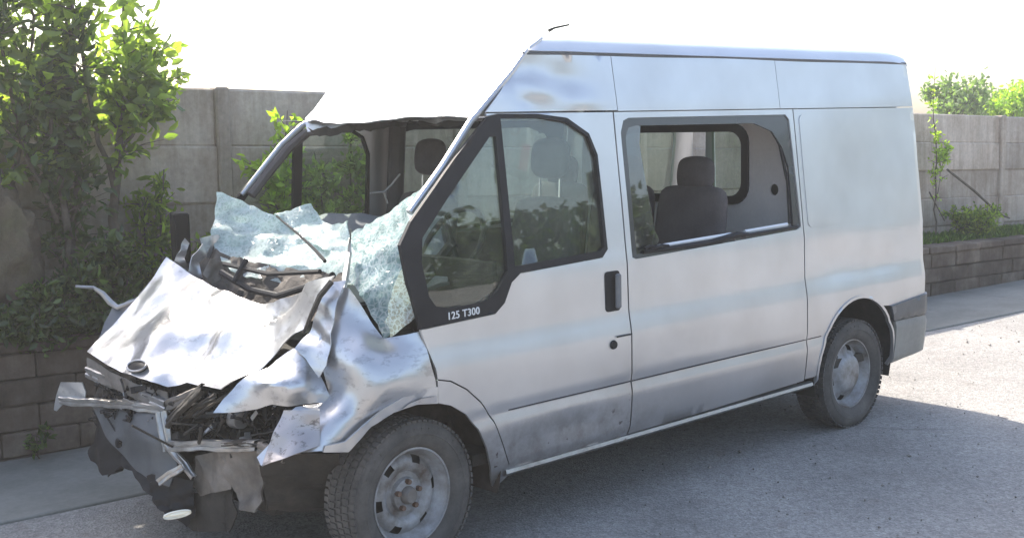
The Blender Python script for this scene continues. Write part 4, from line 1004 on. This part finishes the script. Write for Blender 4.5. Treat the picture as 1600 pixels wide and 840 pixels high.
# radiator support, slam panel, bars
def bar(name, a, b_, wd, th, mat_, par=van, bev=.004, tilt=0.0, bend=.012):
    """pressed channel, slightly bent and dented, open to the back"""
    a = np.array(a); b_ = np.array(b_); d = b_-a; Ln = np.linalg.norm(d); d /= Ln
    up = np.array([0, 0, 1.0]); sv = np.cross(d, up); sv /= np.linalg.norm(sv); u2 = np.cross(sv, d)
    if sv @ (CAM-a) < 0: sv = -sv
    if tilt: sv, u2 = math.cos(tilt)*sv+math.sin(tilt)*u2, -math.sin(tilt)*sv+math.cos(tilt)*u2
    r = np.random.default_rng(int(abs(a[0]*1000))+int(wd*1e4)); n = max(8, int(Ln/.022)); sd = r.uniform(0, 50)
    sec = [(-.5, -.5), (-.5, .32), (-.42, .5), (-.12, .5), (-.05, .38), (.05, .38), (.12, .5), (.42, .5), (.5, .32), (.5, -.5)]
    V = []; F = []
    for i in range(n+1):
        t = i/n; c = a+d*Ln*t
        o1 = bend*mnoise.noise(Vector((t*Ln*5, sd, 0)))+.35*bend*mnoise.noise(Vector((t*Ln*22, sd, 4))); o2 = bend*mnoise.noise(Vector((t*Ln*5, sd, 9)))
        kw = 1+.28*mnoise.noise(Vector((t*Ln*14, sd, 2))); tw = .25*mnoise.noise(Vector((t*Ln*4, sd, 6)))
        for (p_, q_) in sec:
            q2 = q_*th+.006*mnoise.noise(Vector((t*Ln*25, p_*3, sd)))
            x_, y_ = p_*wd*kw, q2; x_, y_ = x_*math.cos(tw)-y_*math.sin(tw), x_*math.sin(tw)+y_*math.cos(tw)
            V.append(c+u2*(x_+o1)+sv*(y_+o2))
    m_ = len(sec)
    for i in range(n):
        for k in range(m_-1): F += [(i*m_+k, i*m_+k+1, (i+1)*m_+k+1), (i*m_+k, (i+1)*m_+k+1, (i+1)*m_+k)]
    return sheet(name, V, F, .0022, sv, mat_, par, 26)
bar('slam_panel', P(138, 580, 1.66), P(262, 634, 1.00), .055, .035, M['bare']); bar('slam_panel', P(262, 634, 1.00), P(310, 612, .78), .05, .03, M['dirty'])
crumple('slam_panel_face', [(135, 558, 1.67), (168, 578, 1.45), (215, 600, 1.22), (262, 612, 1.02), (262, 640, 1.0), (225, 628, 1.15), (170, 604, 1.42), (138, 590, 1.64)], M['dirty'], van, (), .014, 6, 91, 5, .004)
crumple('bumper_end', [(94, 597, 1.74), (128, 597, 1.62), (134, 612, 1.60), (132, 630, 1.60), (100, 628, 1.72), (88, 642, 1.78), (84, 640, 1.79), (88, 618, 1.77)], M['crush'], van, (), .004, 5, 93, 5, .006)
bar('crash_bar', P(96, 625, 1.74), P(258, 637, 1.02), .040, .03, M['bare'])
crumple('front_bumper_cover', [(140, 628, 1.58), (195, 634, 1.32), (248, 642, 1.06), (258, 670, .98), (270, 704, .92), (274, 730, .88), (262, 760, .90), (240, 752, 1.0), (212, 735, 1.12), (186, 706, 1.26), (160, 672, 1.42)], M['covergrey'], van, [(215, 680, 1.10)], .014, 2.5, 95, 6, .005, (-.7, -.4, .3))
crumple('bumper_valance', [(142, 640, 1.62), (170, 668, 1.44), (200, 706, 1.26), (238, 745, 1.05), (262, 768, .94), (240, 778, 1.0), (205, 735, 1.18), (186, 728, 1.26), (178, 738, 1.32), (162, 742, 1.38), (140, 720, 1.52), (136, 700, 1.58), (146, 690, 1.56), (148, 665, 1.58)], M['black'], van, [(185, 690, 1.24)], .020, 3, 97, 6, .05, (-.7, -.4, .3), jag=1.2)
bar('support_bracket', P(252, 642, .98), P(262, 704, .94), .05, .025, M['bare'], tilt=1.2)
bar('support_bracket', P(262, 690, .93), P(302, 745, .80), .030, .02, M['bare'], tilt=1.2)
bar('support_bracket', P(248, 752, .90), P(285, 728, .80), .03, .015, M['bare'])
bar('cross_member', P(266, 697, .92), P(402, 695, .42), .042, .04, M['bare'])
bar('cross_member', P(352, 692, .60), P(414, 690, .38), .02, .05, M['dark'])
bar('cross_member', P(405, 700, .40), P(446, 712, .25), .05, .03, M['dirty'])
# loose wiring and splinters, too many to tell apart
r4 = np.random.default_rng(11); eb = MB()
for i in range(150):
    px = r4.uniform(160, 440); t = (px-160)/280; py = r4.uniform(600+20*t, 640+60*t+10); y = 1.48-1.05*t+r4.uniform(-.06, .10)
    a = P(px, py, y); q = [a]
    for j in range(3): q.append(q[-1]+r4.normal(size=3)*np.array([.022, .035, .028]))
    eb.tube(q, r4.uniform(.0025, .007), 5)
tag(eb.build('loose_wiring', M['black'], van, True), None, None, None, 'stuff')
eb = MB()
for i in range(90):
    px = r4.uniform(165, 445); t = (px-160)/280; py = r4.uniform(600+20*t, 650+50*t); y = 1.45-1.05*t+r4.uniform(-.05, .10)
    eb.box(P(px, py, y), (r4.uniform(.02, .09), r4.uniform(.004, .02), r4.uniform(.01, .035)), rotm('X', r4.uniform(0, 3)) @ rotm('Z', r4.uniform(0, 3)), .002)
tag(eb.build('splinters', M['black'], van), None, None, None, 'stuff')
eb = MB()
for i in range(26):
    px = r4.uniform(170, 440); t = (px-160)/280; py = r4.uniform(605+20*t, 650+45*t); y = 1.42-1.05*t+r4.uniform(-.06, .04)
    eb.box(P(px, py, y), (r4.uniform(.02, .07), .004, r4.uniform(.006, .025)), rotm('X', r4.uniform(0, 3)) @ rotm('Z', r4.uniform(0, 3)), .001)
tag(eb.build('metal_shreds', M['bare'], van), None, None, None, 'stuff')
crumple('bumper_valance', [(232, 744, 1.02), (262, 738, .94), (300, 752, .82), (306, 800, .84), (292, 822, .86), (270, 792, .9), (252, 800, .95), (240, 780, 1.0)], M['black'], van, (), .02, 7, 131, 5, .005, (-.7, -.4, .3), jag=1.4)
crumple('torn_liner', [(150, 700, 1.50), (172, 690, 1.40), (190, 724, 1.28), (168, 744, 1.38)], M['dark'], van, (), .015, 8, 133, 5, .004, (-.7, -.4, .3), jag=1.4)
# crushed engine bay contents
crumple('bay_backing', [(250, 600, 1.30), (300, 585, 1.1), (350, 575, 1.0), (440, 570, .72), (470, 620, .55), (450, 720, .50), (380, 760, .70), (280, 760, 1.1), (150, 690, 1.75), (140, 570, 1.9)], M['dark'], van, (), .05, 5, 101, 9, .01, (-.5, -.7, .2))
eb = MB(); r2 = np.random.default_rng(5)
for i in range(30):
    px = r2.uniform(280, 430); py = r2.uniform(618, 688); y = .95-(px-280)/150*.45+r2.uniform(-.05, .12)
    eb.box(P(px, py, y), r2.uniform(.02, .075, 3), rotm('X', r2.uniform(0, 3)) @ rotm('Z', r2.uniform(0, 3)), .006)
eb.build('engine_debris', M['dark'], van)
eb = MB()
for i in range(16):
    px = r2.uniform(275, 430); py = r2.uniform(645, 690); y = .90-(px-280)/150*.45
    a = P(px, py, y); eb.tube([a, a+r2.normal(size=3)*.05, a+r2.normal(size=3)*.08], r2.uniform(.004, .010), 6)
eb.build('broken_pipe', M['dark'], van, True)
mb = MB(); mb.lathe([(-.03, 0), (-.03, .035), (.03, .04)], 20, tuple(P(372, 655, .62))); mb.build('pulley', M['bare'], van, True)
crumple('broken_grille', [(168, 585, 1.50), (235, 605, 1.18), (250, 622, 1.10), (190, 616, 1.38), (165, 606, 1.52)], M['black'], van, (), .02, 9, 103, 5, .006)
for k in range(3): mb = MB(); mb.tube([P(185+18*k, 590+6*k, 1.45-.12*k), P(195+18*k, 606+5*k, 1.40-.12*k)], .008, 6); mb.build('grille_bit', M['lens'], van, True)
bar('inner_wing', P(262, 660, .95), P(318, 605, .70), .05, .02, M['dark'], tilt=.6); bar('inner_wing', P(285, 655, .9), P(338, 618, .62), .03, .02, M['dark'], tilt=.4)
# subframe plates below
crumple('subframe_plate', [(304, 712, .86), (330, 706, .76), (356, 704, .66), (360, 764, .66), (335, 768, .74), (312, 775, .84), (300, 760, .87)], M['dirty'], van, (), .016, 6, 111, 6, .006, (-.6, -.7, .1))
crumple('subframe_plate', [(356, 700, .64), (400, 704, .44), (408, 740, .42), (408, 782, .42), (396, 800, .46), (375, 796, .54), (366, 770, .62), (344, 742, .68)], M['dirty'], van, (), .020, 6, 113, 6, .008, (-.6, -.7, .1))
crumple('splash_shield', [(300, 770, .88), (360, 765, .68), (372, 800, .6), (360, 830, .66), (300, 830, .88), (270, 800, .95)], M['dark'], van, (), .02, 6, 115, 7, .006, (-.6, -.7, .1))
crumple('splash_shield', [(405, 725, .30), (470, 708, .18), (530, 708, .10), (530, 760, .26), (500, 800, .36), (420, 800, .42)], M['dark'], van, (), .02, 5, 117, 8, .006, (-.6, -.7, .1))
crumple('fog_lamp_housing', [(236, 752, 1.0), (262, 745, .93), (298, 752, .84), (304, 795, .84), (290, 808, .86), (262, 808, .92), (248, 790, .97)], M['black'], van, (), .018, 6, 119, 6, .01, (-.6, -.7, .1))
cF = P(277, 803, .86); mb = MB()
V = [cF+np.array([0, 0, .0])]+[cF+_r*(.058*math.cos(a))+np.array([0, 0, 1])*(.013*math.sin(a)+.012*math.cos(a))-_f*.03*0 for a in np.linspace(0, 2*math.pi, 21)[:-1]]
V = [np.array(v)-_f*(.012 if i == 0 else 0) for i, v in enumerate(V)]
mb.add(V, [(0, 1+i, 1+(i+1) % 20) for i in range(20)]); mb.tube([*V[1:], V[1]], .006, 6, False); mb.build('fog_lamp', M['lens'], van, True)
# far side bits: torn bracket and the far mirror
mb = MB(); mb.tube([P(118, 447, 1.88), P(146, 449, 1.88), P(160, 458, 1.86), P(172, 472, 1.84), P(184, 480, 1.80), P(216, 468, 1.74)], [.006, .009, .014, .016, .014, .008], 7); mb.build('torn_bracket', M['bare'], van, True)
crumple('far_wing', [(150, 540, 1.80), (175, 480, 1.84), (215, 462, 1.80), (240, 430, 1.78), (230, 470, 1.72), (180, 520, 1.74), (150, 560, 1.76)], M['bumper'], van, (), .02, 5, 123, 7, .004)
qm = P(282, 372, 1.98); mb = MB(); mb.box(qm, (.08, .18, .27), rotm('Z', R_(-20)), .008); mir = mb.build('far_mirror', M['mirrorback'], van)
mb = MB(); mb.tube([qm+np.array([.0, 0, -.1]), P(300, 420, 1.85)], .016, 8); mb.build('mirror_arm', M['black'], mir, True)
# rust chips and scrapes along the sill corner of the door (torn flakes)

# thin scattering volume added over the yard: imitates lens veil, lifts the blacks
hz = bpy.data.materials.new('lens_veil'); hz.use_nodes = True; hz.node_tree.nodes.clear()
ho = hz.node_tree.nodes.new('ShaderNodeOutputMaterial'); hv = hz.node_tree.nodes.new('ShaderNodeVolumePrincipled')
hv.inputs['Color'].default_value = (.95, .93, .90, 1); hv.inputs['Density'].default_value = .0038; hv.inputs['Anisotropy'].default_value = .45
hz.node_tree.links.new(hv.outputs[0], ho.inputs['Volume'])
mb = MB(); mb.box((10, -8, 3.6), (90, 60, 9.2)); tag(mb.build('lens_veil', hz), 'thin pale volume added over the yard to imitate lens veil', None, None, 'stuff')
